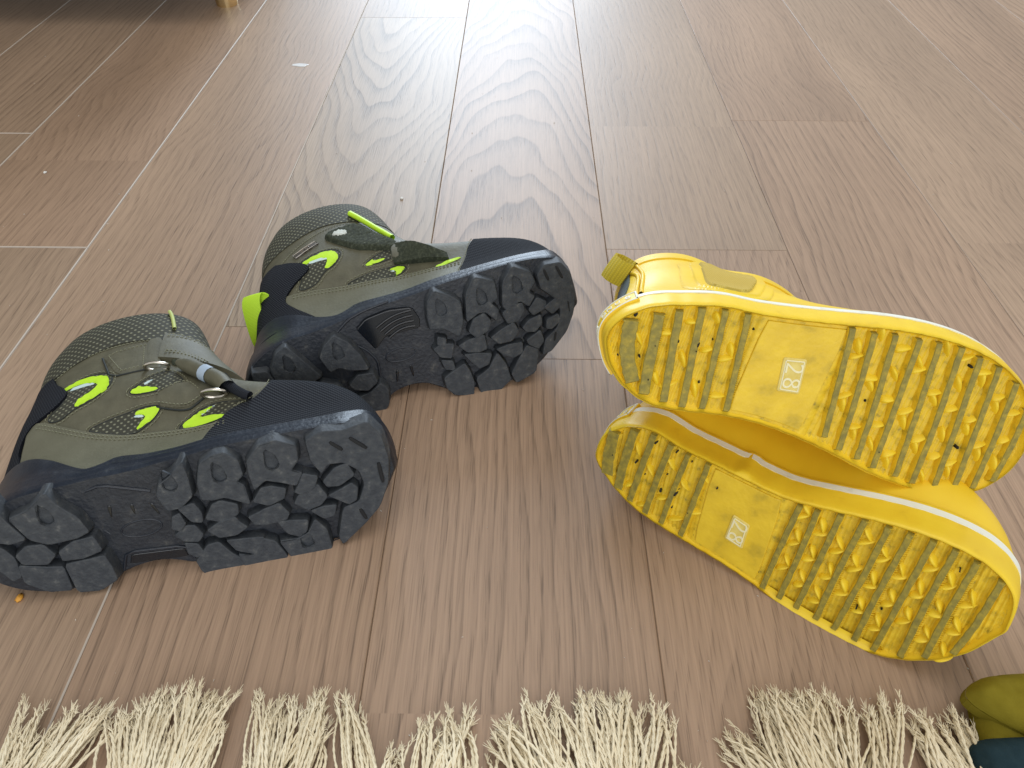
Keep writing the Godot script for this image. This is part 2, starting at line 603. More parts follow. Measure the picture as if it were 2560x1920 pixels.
# ---------------------------------------------------------------- the oak floor
func wood_textures(kind: int, seed_: int, tone: Color) -> Array:
	var w := 320
	var h := 1920
	var length := 1.2
	var warp := FastNoiseLite.new()
	warp.seed = seed_
	warp.frequency = 1.0
	warp.fractal_octaves = 3
	var fib := FastNoiseLite.new()
	fib.seed = seed_ + 50
	fib.frequency = 1.0
	fib.fractal_octaves = 2
	var px := PackedByteArray()
	px.resize(w * h * 3)
	var hp := PackedByteArray()
	hp.resize(w * h)
	var r := RandomNumberGenerator.new()
	r.seed = seed_
	var xc: float = r.randf_range(0.04, 0.1) if kind == 0 else 0.07
	var slant := r.randf_range(-0.01, 0.01)
	var k := 0
	for y in h:
		var Y := length * y / h
		var wander := warp.get_noise_2d(Y * 3.0, 40.0) * 0.02 + slant * Y
		for x in w:
			var X := 0.141 * x / w
			var wn := warp.get_noise_2d(X * 13.0, Y * 2.6)
			var v := 0.0
			var sharp := 1.0
			if kind == 1 or kind == 3:                  # flat-sawn: arches
				sharp = 1.15
				var dx: float = (X - xc - wander) / 0.05
				var arch: float = dx * dx * (1.0 if kind == 1 else -1.4)
				v = Y * (19.0 if kind == 1 else 15.0) + arch * 1.7 + warp.get_noise_2d(X * 9.0 + 3.0, Y * 2.2) * 1.5
				v += fib.get_noise_2d(X * 38.0, Y * 8.0) * 0.13
			elif kind == 2:                             # rift: bold parallel streaks
				v = (X + wander * 0.5) * 130.0 + wn * 1.2 + warp.get_noise_2d(X * 40.0, Y * 3.0) * 0.3
				sharp = 0.8
			else:                                       # quarter: fine, straight
				v = (X + wander) * 150.0 + wn * 1.5 + warp.get_noise_2d(X * 60.0, Y * 4.0) * 0.3
				sharp = 0.42
			var f: float = v - floorf(v)
			var line: float = f * f * f * (1.0 - smoothstep(0.9, 1.0, f)) * 1.3
			var strength := 0.55 + 0.9 * clampf(warp.get_noise_2d(floorf(v) * 3.7, Y * 1.3 + 60.0) + 0.35, 0.0, 1.0)
			line *= strength
			var pore := fib.get_noise_2d(X * 1500.0, Y * 22.0)
			var hair := fib.get_noise_2d(X * 620.0 + 200.0, Y * 3.2)
			var p := clampf((pore - 0.16) * 2.8, 0.0, 1.0) * (0.3 + 0.7 * clampf(line * 1.5 + 0.35 * f, 0.0, 1.0))
			var cloud := warp.get_noise_2d(X * 6.0 + 9.0, Y * 1.6)
			var l: float = 1.0 - line * 0.16 * sharp - p * 0.18 + cloud * 0.09 + hair * 0.07
			px[k] = int(clampf(tone.r * (1.0 - (1.0 - l) * 0.95) * 255.0, 0.0, 255.0))
			px[k + 1] = int(clampf(tone.g * l * 255.0, 0.0, 255.0))
			px[k + 2] = int(clampf(tone.b * (1.0 - (1.0 - l) * 1.05) * 255.0, 0.0, 255.0))
			hp[k / 3] = int(clampf(210.0 - p * 90.0 - line * 20.0, 0.0, 255.0))
			k += 3
	var im := Image.create_from_data(w, h, false, Image.FORMAT_RGB8, px)
	var hi := Image.create_from_data(w, h, false, Image.FORMAT_L8, hp)
	hi.convert(Image.FORMAT_RGB8)
	hi.bump_map_to_normal_map(2.2)
	return [ImageTexture.create_from_image(im), ImageTexture.create_from_image(hi)]

func plank_mesh(a0: float, a1: float, d0: float, d1: float, uv0: Vector2, flip: bool, wood: Material, pale: Material) -> ArrayMesh:
	var mb := MB.new()
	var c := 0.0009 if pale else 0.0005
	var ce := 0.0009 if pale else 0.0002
	var eb := MB.new()
	var g := 0.00012
	a0 += g
	a1 -= g
	d0 += g
	d1 -= g
	var uvof := func(p: Vector3) -> Vector2:
		var u := (p.x - a0) / 0.141
		return Vector2(1.0 - u if flip else u, (-p.z - d0) / 1.2) + uv0
	var tops := [Vector3(a0 + c, 0, -d0 - ce), Vector3(a1 - c, 0, -d0 - ce), Vector3(a1 - c, 0, -d1 + ce), Vector3(a0 + c, 0, -d1 + ce)]
	var outs := [Vector3(a0, -c * 0.45, -d0), Vector3(a1, -c * 0.45, -d0), Vector3(a1, -c * 0.45, -d1), Vector3(a0, -c * 0.45, -d1)]
	var ids := []
	for p in tops:
		ids.append(mb.add(p, Vector3.UP, uvof.call(p)))
	mb.quad(ids[0], ids[1], ids[2], ids[3])
	for i in 4:
		var j := (i + 1) % 4
		var q := [tops[i], tops[j], outs[j], outs[i]]
		var e: Vector3 = (outs[j] - outs[i]).cross(Vector3.UP).normalized() * -1.0
		if e.dot(outs[i] - (tops[0] + tops[2]) * 0.5) < 0.0:
			e = -e
		var nn := (e + Vector3.UP).normalized()
		var f := []
		for p in q:
			f.append(eb.add(p, nn, uvof.call(p)))
		eb.quad(f[0], f[1], f[2], f[3])
		var lo := [outs[i], outs[j], outs[j] + Vector3(0, -0.005, 0), outs[i] + Vector3(0, -0.005, 0)]
		mb.flat(lo, e)
	var out := ArrayMesh.new()
	mb.onto(out, wood)
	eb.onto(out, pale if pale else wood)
	return out

func build_floor() -> void:
	var sub := MB.new()
	sub.flat([Vector3(-2.6, -0.0062, 0.6), Vector3(2.6, -0.0062, 0.6), Vector3(2.6, -0.0062, -4.0), Vector3(-2.6, -0.0062, -4.0)], Vector3.UP)
	sub.flat([Vector3(-2.6, -0.02, 0.6), Vector3(2.6, -0.02, 0.6), Vector3(2.6, -0.02, -4.0), Vector3(-2.6, -0.02, -4.0)], Vector3.DOWN)
	var floor_node := part("floor", sub.mesh(), mat(lin(0.32, 0.25, 0.19), 0.9), self)
	floor_node.rotation.y = -0.0126
	floor_node.set_meta("kind", "structure")
	floor_node.set_meta("label", "greyish brown oak plank floor under the boots")
	var tones := [Color(0.622, 0.52, 0.434), Color(0.628, 0.532, 0.446), Color(0.612, 0.514, 0.43), Color(0.612, 0.533, 0.45), Color(0.608, 0.518, 0.434)]
	var wood := []
	var kinds := [0, 2, 1, 3, 0, 2, 0]
	for i in kinds.size():
		var t := wood_textures(kinds[i], 100 + i * 7, tones[i % 5])
		var m := mat(Color.WHITE, 0.5, t[0], t[1], 0.0, 0.16)
		m.metallic_specular = 0.5
		wood.append(m)
	var glint_edge := mat(lin(0.52, 0.46, 0.4), 0.5)  # edge highlight put into the colour: pale bevels on the left planks
	var seams := [-2.44, -2.3, -2.16, -2.02, -1.88, -1.74, -1.6, -1.46, -1.32, -1.18, -1.04, -0.9, -0.76, -0.617, -0.486, -0.349, -0.21, -0.072, 0.0695, 0.2155, 0.356, 0.5, 0.646, 0.79, 0.93, 1.07, 1.21, 1.35, 1.49, 1.63, 1.77, 1.91, 2.05, 2.19]
	var known := {-0.617: [0.691], -0.486: [0.496, 1.45], -0.349: [-0.2, 1.6], -0.21: [0.1, 0.40, 1.017], -0.072: [0.369, 1.5], 0.0695: [0.499, 1.7], 0.2155: [0.05, 0.728], 0.356: [-0.3, 1.5], 0.5: [0.6]}
	var use := {-0.617: [4, 1], -0.486: [4, 0, 6], -0.349: [6, 6, 0], -0.21: [0, 5, 3, 4], -0.072: [5, 2, 0], 0.0695: [0, 4, 6], 0.2155: [5, 5, 0], 0.356: [6, 6, 0], 0.5: [0, 5]}
	var r := RandomNumberGenerator.new()
	r.seed = 77
	for i in seams.size() - 1:
		var cuts := [-0.6]
		var j: Array = known.get(seams[i], [r.randf_range(0.1, 0.9), r.randf_range(1.2, 1.9)])
		cuts.append_array(j)
		cuts.append_array([2.75, 3.95])
		for k in cuts.size() - 1:
			var which: Array = use.get(seams[i], [])
			var n: int = which[k] if k < which.size() else r.randi() % wood.size()
			var uv0 := Vector2(0, r.randf()) if n != 2 and n != 3 else Vector2(0, 0.1 * k)
			part("plank", plank_mesh(seams[i], seams[i + 1], cuts[k], cuts[k + 1], uv0, n < 2 and r.randf() < 0.5, wood[n], glint_edge if seams[i + 1] < -0.2 else null), null, floor_node)

# ---------------------------------------------------------------- black and olive winter boots
func winter_boot(B: Boot, label: String, lugs: Array, lateral: bool) -> Node3D:
	var o := thing("winter_boot", label, "winter boot", B.pose, "olive and black winter boots")
	# upper
	var up := MB.new()
	for side in [1, -1]:
		sheet(B, side, 64, 60, func(a: float, b: float) -> Vector2: return Vector2(0.5 - 0.5 * cos(PI * a), 0.0135 + (B.top - 0.0135) * b), func(_a: float, _b: float) -> float: return 0.0, true, 0.004, false, up)
	var upper := part("upper", up.mesh(), M.leather, o)
	# collar of beaded mesh, padded, and the dark lining inside it
	var col := MB.new()
	var line := func(u: float, h0: float) -> float: return h0 + 0.014 * smoothstep(0.0, 0.55, u) - 0.002 * smoothstep(0.7, 1.0, u)
	var c0 := 0.104
	for side in [1, -1]:
		sheet(B, side, 48, 12, func(a: float, b: float) -> Vector2:
			var u := 0.5 - 0.5 * cos(PI * a)
			return Vector2(u, lerpf(line.call(u, c0), B.top, b)), func(_a: float, b: float) -> float: return 0.0006 + 0.0012 * sin(PI * clampf(b, 0.0, 1.0)), true, 0.0042, true, col)
	part("collar", col.mesh(), M.mesh, o)
	var lin_mb := MB.new()
	for side in [1, -1]:
		lin_mb.grid(40, 9, func(i: int, j: int) -> Array:
			var u := 0.5 - 0.5 * cos(PI * i / 39.0)
			var q := B.pn(side, u, B.top, 0.0)
			var rim: Array = [[0.0006, 0.0], [0.0002, -0.0014], [-0.002, -0.002], [-0.0045, -0.001], [-0.0055, 0.003], [-0.006, 0.01], [-0.006, 0.02], [-0.0065, 0.032], [-0.007, 0.045]][j]
			var base: Array = B.pn(side, u, B.top - maxf(0.0, rim[1]), rim[0])
			var z := Vector3(0, 0, minf(0.0, rim[1]))
			return [base[0] + z, (-q[1] if j > 2 else Vector3(0, 0, -1)), Vector2(u * 40, j * 2)])
	part("lining", lin_mb.mesh(), M.lining, o)
	# sole wall
	var wall_s: PackedFloat64Array = PackedFloat64Array([-0.106, -0.092, -0.083, -0.066, -0.056, -0.048, -0.042, -0.036, -0.03, -0.013, 0.004, 0.024, 0.044, 0.064, 0.085, 0.096, 0.104])
	var wall_h: PackedFloat64Array = PackedFloat64Array([0.046, 0.045, 0.043, 0.034, 0.027, 0.021, 0.0175, 0.02, 0.025, 0.021, 0.0175, 0.0165, 0.0155, 0.015, 0.016, 0.02, 0.024])
	var wall := MB.new()
	for side in [1, -1]:
		sheet(B, side, 90, 15, func(a: float, b: float) -> Vector2:
			var u := 0.5 - 0.5 * cos(PI * a)
			var s := B.heel(0.01) + (B.front(0.01) - B.heel(0.01)) * u
			var low := 0.0062 + 0.002 * smoothstep(-0.05, -0.035, s) * (1.0 - smoothstep(-0.005, 0.01, s))
			return Vector2(u, lerpf(low, tab(wall_s, wall_h, s), b)), func(a: float, b: float) -> float:
			var rib := 0.0007 * exp(-pow((b - 0.42) / 0.06, 2.0)) - 0.0006 * exp(-pow((b - 0.55) / 0.05, 2.0)) + 0.0006 * exp(-pow((b - 0.9) / 0.07, 2.0))
			var e := 0.0014 * smoothstep(0.0, 0.12, b) + rib
			return e + 0.0005, true, 0.003, true, wall)
	var sole := part("outsole", wall.mesh(), M.sole_rubber, o)
	# underside between the lugs
	var cap := MB.new()
	cap.grid(70, 22, func(i: int, j: int) -> Array:
		var u := clampf(0.5 - 0.5 * cos(PI * i / 69.0), 0.0, 1.0)
		var s := B.heel(0.01) + (B.front(0.01) - B.heel(0.01)) * u
		var arch := smoothstep(-0.05, -0.035, s) * (1.0 - smoothstep(-0.005, 0.01, s))
		var low := 0.006 + 0.002 * arch
		var a: Vector3 = B.pn(-1, u, low + 0.0002, 0.0008)[0]
		var b: Vector3 = B.pn(1, u, low + 0.0002, 0.0008)[0]
		var v := j / 21.0
		var q := a.lerp(b, v)
		q.z = -low + 0.0006 * sin(v * PI) * arch
		return [q, Vector3(0, 0, 1), Vector2(q.x, q.y)])
	part("sole_base", cap.mesh(), M.sole_dirty, sole)
	for k in lugs.size():
		var pl := pairs(lugs[k])
		var pit := PackedVector2Array()
		var big: bool = k < 3 or (k >= 21 and k < 23)
		if big:
			var c := Vector2.ZERO
			for q in pl:
				c += q / pl.size()
			c += Vector2(-0.001, 0.004)
			pit = PackedVector2Array([c + Vector2(-0.0020, 0.0085), c + Vector2(0.0028, 0.0036), c + Vector2(0.0036, -0.0036), c + Vector2(-0.0010, -0.0056), c + Vector2(-0.0042, -0.0028)])
		part("tread_lug", block(inset(pl, -0.0007), -0.0085, rng.randf_range(-0.0007, 0.0003), 0.0016, 0.0003, pit, 0.11), M.tread_rubber, sole)
		if k == 3:
			for q in ([[78, 26, 83, 20], [88, 26, 95, 18], [99, 8, 99, -4], [84, -17, 86, -24]] if lateral else [[87, 30, 89, 22], [95, 30, 98, 21], [99, 6, 99, -3], [88, -13, 86, -19]]):
				var a := Vector2(q[0], q[1]) * 0.001
				var b := Vector2(q[2], q[3]) * 0.001
				var d := (b - a).normalized()
				var w := Vector2(-d.y, d.x) * 0.0009
				part("sipe_shade", block(PackedVector2Array([a + w, b + w, b - w, a - w]), -0.002, 0.00045, 0.0002, 0.0), M.slit_shade, sole)  # slightly raised strip, its dark colour painted as the shade of a slit
	return o

func add_window(B: Boot, o: Node, out: Array, thread: MB, edge: MB) -> void:      # a mesh window in the leather, with a turned edge and stitches round it
	var pl := soften(pairs(out), 2)
	part("mesh_panel", patch(B, 1, pl, 0.0003, 0.0004, 0.002, 0.0036).mesh(), M.mesh, o)
	cord(B, 1, pl, 0.0002, 0.00034, edge, true)
	var ring := inset(pl, -0.0018)
	ring.append(ring[0])
	stitches(B, 1, ring, 0.0003, 0.0025, 0.0003, thread)

func add_flash(B: Boot, o: Node, out: Array, pale: Array) -> void:
	part("neon_accent", patch(B, 1, soften(pairs(out), 1), 0.0012, 0.0007, 0.0016).mesh(), M.neon, o)
	if pale.size():
		part("pale_accent", patch(B, 1, soften(pairs(pale), 1), 0.0009, 0.0005, 0.0016).mesh(), M.pale, o)

func shell_cap(B: Boot, bound: Array, off: float, toe: bool, h0: float, h1: float, tile: float, rows := 24) -> MB:
	var xs := PackedFloat64Array()
	var ys := PackedFloat64Array()
	for i in range(0, bound.size(), 2):
		xs.append(bound[i] * 0.001)
		ys.append(bound[i + 1] * 0.001)
	var mb := MB.new()
	for side in [1, -1]:
		sheet(B, side, 40, rows, func(a: float, b: float) -> Vector2:
			var h := lerpf(h0, h1, b)
			var e := B.us(tab(xs, ys, h), h)
			if toe:
				return Vector2(lerpf(e, 1.0, sin(a * PI / 2)), h)
			return Vector2(e * (1.0 - cos(a * PI / 2)), h), func(_a: float, _b: float) -> float: return off, true, tile, true, mb)
	return mb

func build_winter_boots() -> void:
	var T := {
		"SB": [[0, 20, 35, 60, 85, 110, 130, 150], [-105, -106, -102, -97, -94, -92, -88, -83]],
		"SF": [[0, 15, 30, 40, 48, 54, 58, 63, 70, 80, 90, 100, 115, 130, 150], [104, 106, 105, 100, 92, 82, 72, 58, 44, 31, 23, 16, 8, 2, -3]],
		"KH": [[0, 15, 35, 50, 65, 150], [1, 1, 0.93, 0.86, 0.8, 0.75]],
		"WS": [[0, 60, 90, 115, 135, 150], [30, 31, 28, 27, 28, 29]],
		"CH": [[0, 25, 40, 58, 75, 100, 130, 150], [0, 1, 6, 15, 21, 28, 37, 41]]}
	var nums := [0.04, 0.085, 0.75, 0.26, -0.032, 0.145]
	var b1 := Boot.new(self, [0.0, 8.3, 16.0, 22.9, 28.0, 29.8, 29.5, 29.0, 30.6, 32.8, 33.0, 32.6, 32.0, 31.1, 27.0, 15.4, 0.0], [0.0, 6.1, 14.1, 21.9, 26.7, 29.0, 24.9, 23.9, 33.4, 43.4, 45.7, 44.2, 35.6, 25.1, 13.4, 4.1, 0.0], T, nums, Transform3D(Vector3(0.96828, 0.04935, -0.24493), Vector3(-0.12952, 0.93745, -0.32314), Vector3(0.21366, 0.34462, 0.91411), Vector3(-0.16416, 0.03204, -0.21531)))
	var b2 := Boot.new(self, [0.0, 4.9, 12.9, 19.1, 23.1, 24.2, 26.1, 28.7, 30.6, 33.4, 34.8, 35.6, 35.6, 34.4, 31.0, 18.4, 0.0], [0.0, 6.6, 16.7, 26.2, 34.7, 40.2, 40.1, 27.3, 26.8, 38.8, 42.0, 40.3, 33.3, 21.8, 10.0, 2.5, 0.0], T, nums, Transform3D(Vector3(0.95803, 0.10182, -0.26799), Vector3(-0.18161, 0.93885, -0.29253), Vector3(0.22182, 0.32892, 0.91794), Vector3(-0.05851, 0.03567, -0.34000)))
	b1.tilt0 = 0.1
	b2.tilt0 = 0.1
	var lugs1 := [[-6,23,0,26,7,32,7,24,6,13,-1,8,-7,8,-9,17],[15,29,22,32,27,32,32,27,32,18,28,15,31,12,31,1,21,8,15,8,10,9,11,19],[37,25,44,32,52,33,61,28,60,20,55,15,60,12,56,6,49,10,42,13,36,9,36,18],[67,29,75,32,86,30,98,32,103,23,104,9,101,-5,94,-18,85,-26,71,-36,70,-32,76,-15,85,-13,90,-3,89,6,82,13,74,14,70,10,67,17],[-2,7,5,8,7,2,6,-3,2,-2],[9,-2,14,5,18,6,25,2,24,-3,16,-6],[34,2,39,8,44,8,50,5,48,0,40,-2],[58,6,61,11,67,8,64,2,57,0,55,2],[-6,3,-3,4,-2,-2,-5,-5,-8,-3],[8,-9,14,-6,22,-5,23,-8,26,-12,20,-15,12,-14],[29,-7,36,-5,45,-3,48,-10,46,-13,37,-13,31,-12],[53,-5,56,-1,66,3,69,-5,65,-9,58,-10],[70,4,77,10,83,11,85,4,77,0,71,1],[71,-5,77,-3,83,-1,85,-4,83,-11,79,-12],[-8,-8,-2,-4,2,-5,4,-11,1,-14,-5,-12],[15,-18,21,-19,32,-21,29,-26,25,-29,18,-25],[42,-14,48,-15,56,-17,54,-23,50,-25,45,-22],[60,-12,66,-11,72,-12,70,-17,65,-18],[-5,-14,0,-16,1,-21,-2,-23,-5,-20],[-3,-26,5,-18,10,-18,14,-26,18,-31,19,-38,15,-43,4,-39,-2,-33],[18,-28,24,-31,32,-22,37,-25,40,-34,41,-41,38,-47,27,-46,20,-44],[40,-26,48,-27,55,-25,60,-18,64,-25,64,-37,61,-46,51,-47,45,-43],[-76,22,-67,24,-57,31,-54,23,-48,15,-46,6,-52,4,-65,4,-72,9],[-81,33,-78,20,-74,10,-80,9,-89,13],[-81,1,-75,5,-68,4,-65,-3,-70,-7,-80,-4],[-62,-2,-54,2,-45,2,-44,-6,-52,-8,-62,-7],[-82,-5,-72,-9,-64,-11,-65,-25,-75,-23,-83,-15],[-62,-10,-53,-10,-44,-10,-43,-18,-43,-25,-52,-29,-62,-27],[-86,7,-83,0,-84,-11,-88,-12,-91,-5,-95,2,-91,9]]
	var lugs2 := [[13,27,18,33,28,27,32,22,31,10,27,1,19,9,11,10,11,17],[37,26,44,35,55,30,55,19,50,17,54,11,52,5,47,12,42,13,34,9],[61,28,68,36,78,30,80,23,75,18,78,14,74,9,69,14,60,10,58,13],[83,27,88,32,98,31,103,23,104,10,101,-3,95,-14,83,-25,78,-26,81,-17,90,-11,94,-1,93,8,87,15,84,18],[34,2,38,9,45,11,48,5,45,0,38,-3],[57,8,63,12,70,11,70,6,65,1,59,1],[74,6,80,12,85,8,83,4,76,2],[84,5,92,9,93,3,88,0],[68,-5,73,-1,80,0,80,-5,75,-9,70,-8],[84,-4,91,-2,92,-6,86,-10,83,-9],[26,-6,32,-4,42,-3,42,-12,37,-13,30,-11],[47,-6,53,-3,62,0,64,-6,59,-11,51,-11],[69,-14,78,-10,79,-17,75,-21,70,-17],[28,-13,35,-14,44,-17,41,-23,35,-24,31,-18],[49,-15,56,-14,65,-15,64,-21,58,-23,52,-19],[10,-4,15,-2,22,-4,19,-12,13,-10],[13,-13,19,-15,19,-21,14,-19],[14,3,18,1,17,-3,13,-1],[12,-25,18,-22,26,-19,28,-25,29,-33,27,-41,16,-38,12,-32],[32,-31,41,-27,48,-18,52,-27,53,-38,45,-43,33,-43],[55,-34,62,-25,68,-18,74,-22,73,-28,70,-37,57,-41],[-88,9,-82,19,-76,22,-72,16,-67,7,-62,-2,-67,-4,-74,0,-84,-4,-87,1],[-58,10,-54,16,-47,21,-40,15,-35,4,-33,-5,-42,-3,-49,1,-55,0],[-46,-13,-40,-8,-31,-9,-30,-15,-37,-19,-44,-16],[-69,-9,-63,-6,-53,-11,-51,-17,-58,-22,-67,-18],[-36,-22,-28,-17,-25,-22,-27,-32,-36,-41,-42,-34,-51,-29,-46,-23],[-99,11,-91,10,-87,-5,-75,-13,-90,-11,-100,-6]]
	var o := winter_boot(b1, "right winter boot at the left edge, two steel rings and fastened straps on top", lugs1, true)
	dress_right(b1, o)
	o = winter_boot(b2, "left winter boot lying behind, with neon heel loop, open furry straps and metal tag", lugs2, false)
	dress_left(b2, o)

func dress_right(B: Boot, o: Node) -> void:
	var thread := MB.new()
	var edge := MB.new()
	# lower guard of lighter leather
	var guard := MB.new()
	sheet(B, 1, 60, 10, func(a: float, b: float) -> Vector2:
		var s := lerpf(-0.084, 0.024, a)
		var top := tab(PackedFloat64Array([-0.086, -0.076, -0.064, -0.049, -0.032, -0.016, 0.0, 0.016, 0.026]), PackedFloat64Array([0.070, 0.066, 0.058, 0.050, 0.044, 0.041, 0.037, 0.034, 0.034]), s)
		return Vector2(s, lerpf(0.012, top, b)), func(_a: float, _b: float) -> float: return 0.0009, false, 0.004, true, guard)
	part("lower_guard", guard.mesh(), M.guard, o)
	var seam := spline(pairs([-76, 66, -64, 58, -49, 50, -32, 44, -16, 41, 0, 37, 16, 34, 24, 34]))
	stitches(B, 1, seam, 0.0011, 0.0024, 0.0003, thread, -0.0014)
	stitches(B, 1, seam, 0.0011, 0.0024, 0.0003, thread, -0.0034)
	part("heel_panel", shell_cap(B, [25, -66, 35, -78, 44, -83, 55, -86, 66, -82, 70, -72, 78, -64, 86, -66, 97, -74, 106, -78], 0.0016, false, 0.03, 0.106, 0.0055, 30).mesh(), M.tape, o)
	part("toe_cap", shell_cap(B, [8, 12, 15, 14, 27, 17, 36, 23, 42, 29, 45, 38, 52, 45, 58, 48, 64, 46], 0.0013, true, 0.008, 0.0655, 0.0046, 34).mesh(), M.toe, o)
	var rimline := spline(pairs([29, 42, 38, 46, 46, 53, 48, 60]))
	stitches(B, 1, rimline, 0.0014, 0.0022, 0.0003, thread, 0.0008)
	add_window(B, o, [-70, 84, -60, 92, -50, 93, -42, 90, -39, 84, -40, 76, -50, 69, -58, 67, -66, 61, -74, 66, -64, 75, -66, 85], thread, edge)
	add_window(B, o, [-29, 69, -23, 73, -15, 80, -8, 83, 0, 73, 1, 68, -12, 65, -25, 66], thread, edge)
	add_window(B, o, [-50, 51, -38, 55, -27, 57, -18, 58, -10, 56, -13, 51, -18, 47, -24, 43, -34, 45, -43, 48], thread, edge)
	add_window(B, o, [-2, 38, 4, 43, 10, 47, 20, 49, 32, 47, 34, 45, 25, 40, 22, 36, 10, 35], thread, edge)
	add_flash(B, o, [-69, 87, -61, 91, -52, 91, -43, 88, -41, 84, -40, 76, -45, 72, -51, 70, -58, 67, -57, 73, -52, 75, -48, 78, -47, 82, -52, 85, -60, 87, -67, 85], [-65, 84.5, -58, 86, -50, 84.5, -48, 81.5, -54, 82.5, -63, 83])
	add_flash(B, o, [-28, 69, -23, 71.5, -21, 70.5, -13, 68, -12, 66, -20, 66, -27, 67], [-22, 71.5, -17, 75, -15, 75, -20, 70.5])
	add_flash(B, o, [-28, 55, -20, 57, -11, 56, -12, 52, -16, 49, -20, 47, -25, 44, -22, 49, -19, 51.5, -20, 53.5], [-28, 54.5, -22, 54.5, -19, 52.5, -20, 51.5, -25, 53])
	add_flash(B, o, [-1, 38, 8, 45, 18, 47.5, 16, 45, 9, 41.5, 24, 40, 23, 36, 11, 35.5], [8, 42, 15, 46.5, 20, 47.5, 15, 44.5, 11, 42])
	# stitched leather anchor for the strap, collar seam
	part("strap_anchor", patch(B, 1, pairs([-48, 107, -42, 111, -24, 114, -21, 88, -35, 86, -39, 90]), 0.0012, 0.0005).mesh(), M.leather, o)
	var al := pairs([-45, 106.5, -41, 109, -26, 112, -23.5, 90, -34.5, 88.5, -37, 92, -45, 106.5])
	stitches(B, 1, al, 0.0014, 0.0022, 0.0003, thread)
	cord(B, 1, pairs([-49, 107, -42, 88, -37, 85, -21, 87]), 0.0004, 0.0006, edge)
	var cl := spline(pairs([-78, 104, -72, 108, -64, 112.5, -52, 115.5, -41, 117, -29, 118, -18, 118]))
	stitches(B, 1, cl, 0.0004, 0.0022, 0.0003, thread, -0.0008)
	# reinforcement over the instep
	part("instep_overlay", patch(B, 1, soften(pairs([-14, 57, 2, 50.5, 10, 52.5, 16, 57, 4, 70, -12, 65]), 1), 0.0012, 0.0005).mesh(), M.leather, o)
	stitches(B, 1, spline(pairs([-12, 58, 2, 52.5, 9, 54, 13, 57.5])), 0.0014, 0.0022, 0.0003, thread)
	stitches(B, 1, spline(pairs([-12, 64, 2, 68, 10, 60])), 0.0014, 0.0022, 0.0003, thread)
	cord(B, 1, spline(pairs([-15, 56.5, 2, 49.5, 9, 51, 14, 55])), 0.0004, 0.0006, edge)
	# upper strap across the front, with its loop tab
	var strap := MB.new()
	for side in [1, -1]:
		sheet(B, side, 26, 12, func(a: float, b: float) -> Vector2:
			var lo := lerpf(0.096, 0.078, a)
			var hi := lerpf(0.121, 0.112, a)
			var h := lerpf(lo, hi, b)
			return Vector2(lerpf(B.us(-0.016 if side > 0 else -0.03, h), 1.0, sin(a * PI / 2)), h), func(a: float, b: float) -> float: return 0.0028 + 0.0012 * sin(PI * b) + 0.001 * sin(PI * a), true, 0.004, true, strap)
	part("upper_strap", strap.mesh(), M.leather, o)
	var u0 := spline(pairs([-14, 118.5, -6, 117.5, 2, 115, 7, 111]))
	stitches(B, 1, u0, 0.0042, 0.0022, 0.0003, thread)
	stitches(B, 1, u0, 0.0042, 0.0022, 0.0003, thread, -0.002)
	var u1 := spline(pairs([-13, 99.5, -6, 98, 2, 93.5, 9, 87]))
	stitches(B, 1, u1, 0.0042, 0.0022, 0.0003, thread)
	stitches(B, 1, u1, 0.0042, 0.0022, 0.0003, thread, 0.002)
	part("loop_tab", patch(B, 1, pairs([-25, 117.5, -17.5, 119, -15, 104, -14, 88, -21, 88]), 0.0018, 0.0014, 0.002, 0.004, 0.0014).mesh(), M.leather, o)
	for r in [[-15.0, 88.0, 0.002, 0.0066, 1.0], [19.0, 55.0, 0.0022, 0.0066, 1.0]]:
		var c: Array = B.sp(1, r[0] * 0.001, r[1] * 0.001, r[2])
		var ax := Vector3(1.0, -0.12, 0.1).normalized()
		var ay := Vector3(0.1, 0.8, 0.55).normalized()
		var path := PackedVector3Array()
		for i in 24:
			var a := TAU * i / 24.0
			path.append(c[0] + ax * cos(a) * r[3] + ay * sin(a) * r[3] * 0.62 + Vector3(0.0, 0.0, 0.003))
		var ring := MB.new()
		ring.tube(path, PackedFloat32Array([0.001]), 8, true)
		part("steel_ring", ring.mesh(), M.steel, o)
	# dark opening under the strap, and the rolled pull strap with its pale band
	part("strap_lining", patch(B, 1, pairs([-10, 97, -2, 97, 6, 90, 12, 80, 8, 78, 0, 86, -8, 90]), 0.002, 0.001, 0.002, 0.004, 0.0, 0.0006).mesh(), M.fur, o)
	var tube := MB.new()
	var tp := PackedVector3Array()
	for q in spline(pairs([-4, 85, 2, 80, 8, 74, 15, 67, 22, 60, 26, 54]), 5):
		tp.append(B.sp(1, q.x, q.y, 0.0044)[0])
	tube.tube(tp, PackedFloat32Array([0.0018, 0.0024, 0.003, 0.0036, 0.004, 0.0042, 0.0044, 0.0046]), 12)
	part("lower_strap", tube.mesh(), M.leather, o)
	var bnd := MB.new()
	var bp := PackedVector3Array()
	for i in range(13, 17):
		bp.append(tp[i])
	bnd.tube(bp, PackedFloat32Array([0.0049]), 14)
	part("reflective_band", bnd.mesh(), M.band, o)
	var cuff := MB.new()
	var cp := PackedVector3Array()
	for q in spline(pairs([22, 62, 28, 55, 34, 49, 38, 46]), 4):
		cp.append(B.sp(1, q.x, q.y, 0.003)[0])
	cuff.tube(cp, PackedFloat32Array([0.0048, 0.0044, 0.004, 0.0034, 0.003, 0.0026]), 10)
	part("strap_end", cuff.mesh(), M.tape, o)
	var pip := MB.new()
	cord(B, 1, spline(pairs([-17, 145, -15, 139, -12, 126])), 0.0026, 0.0012, pip)
	part("piping", pip.mesh(), M.pale_green, o)
	# moulding in the arch of the sole: a framed rib, an oval and short slits
	var arch := MB.new()
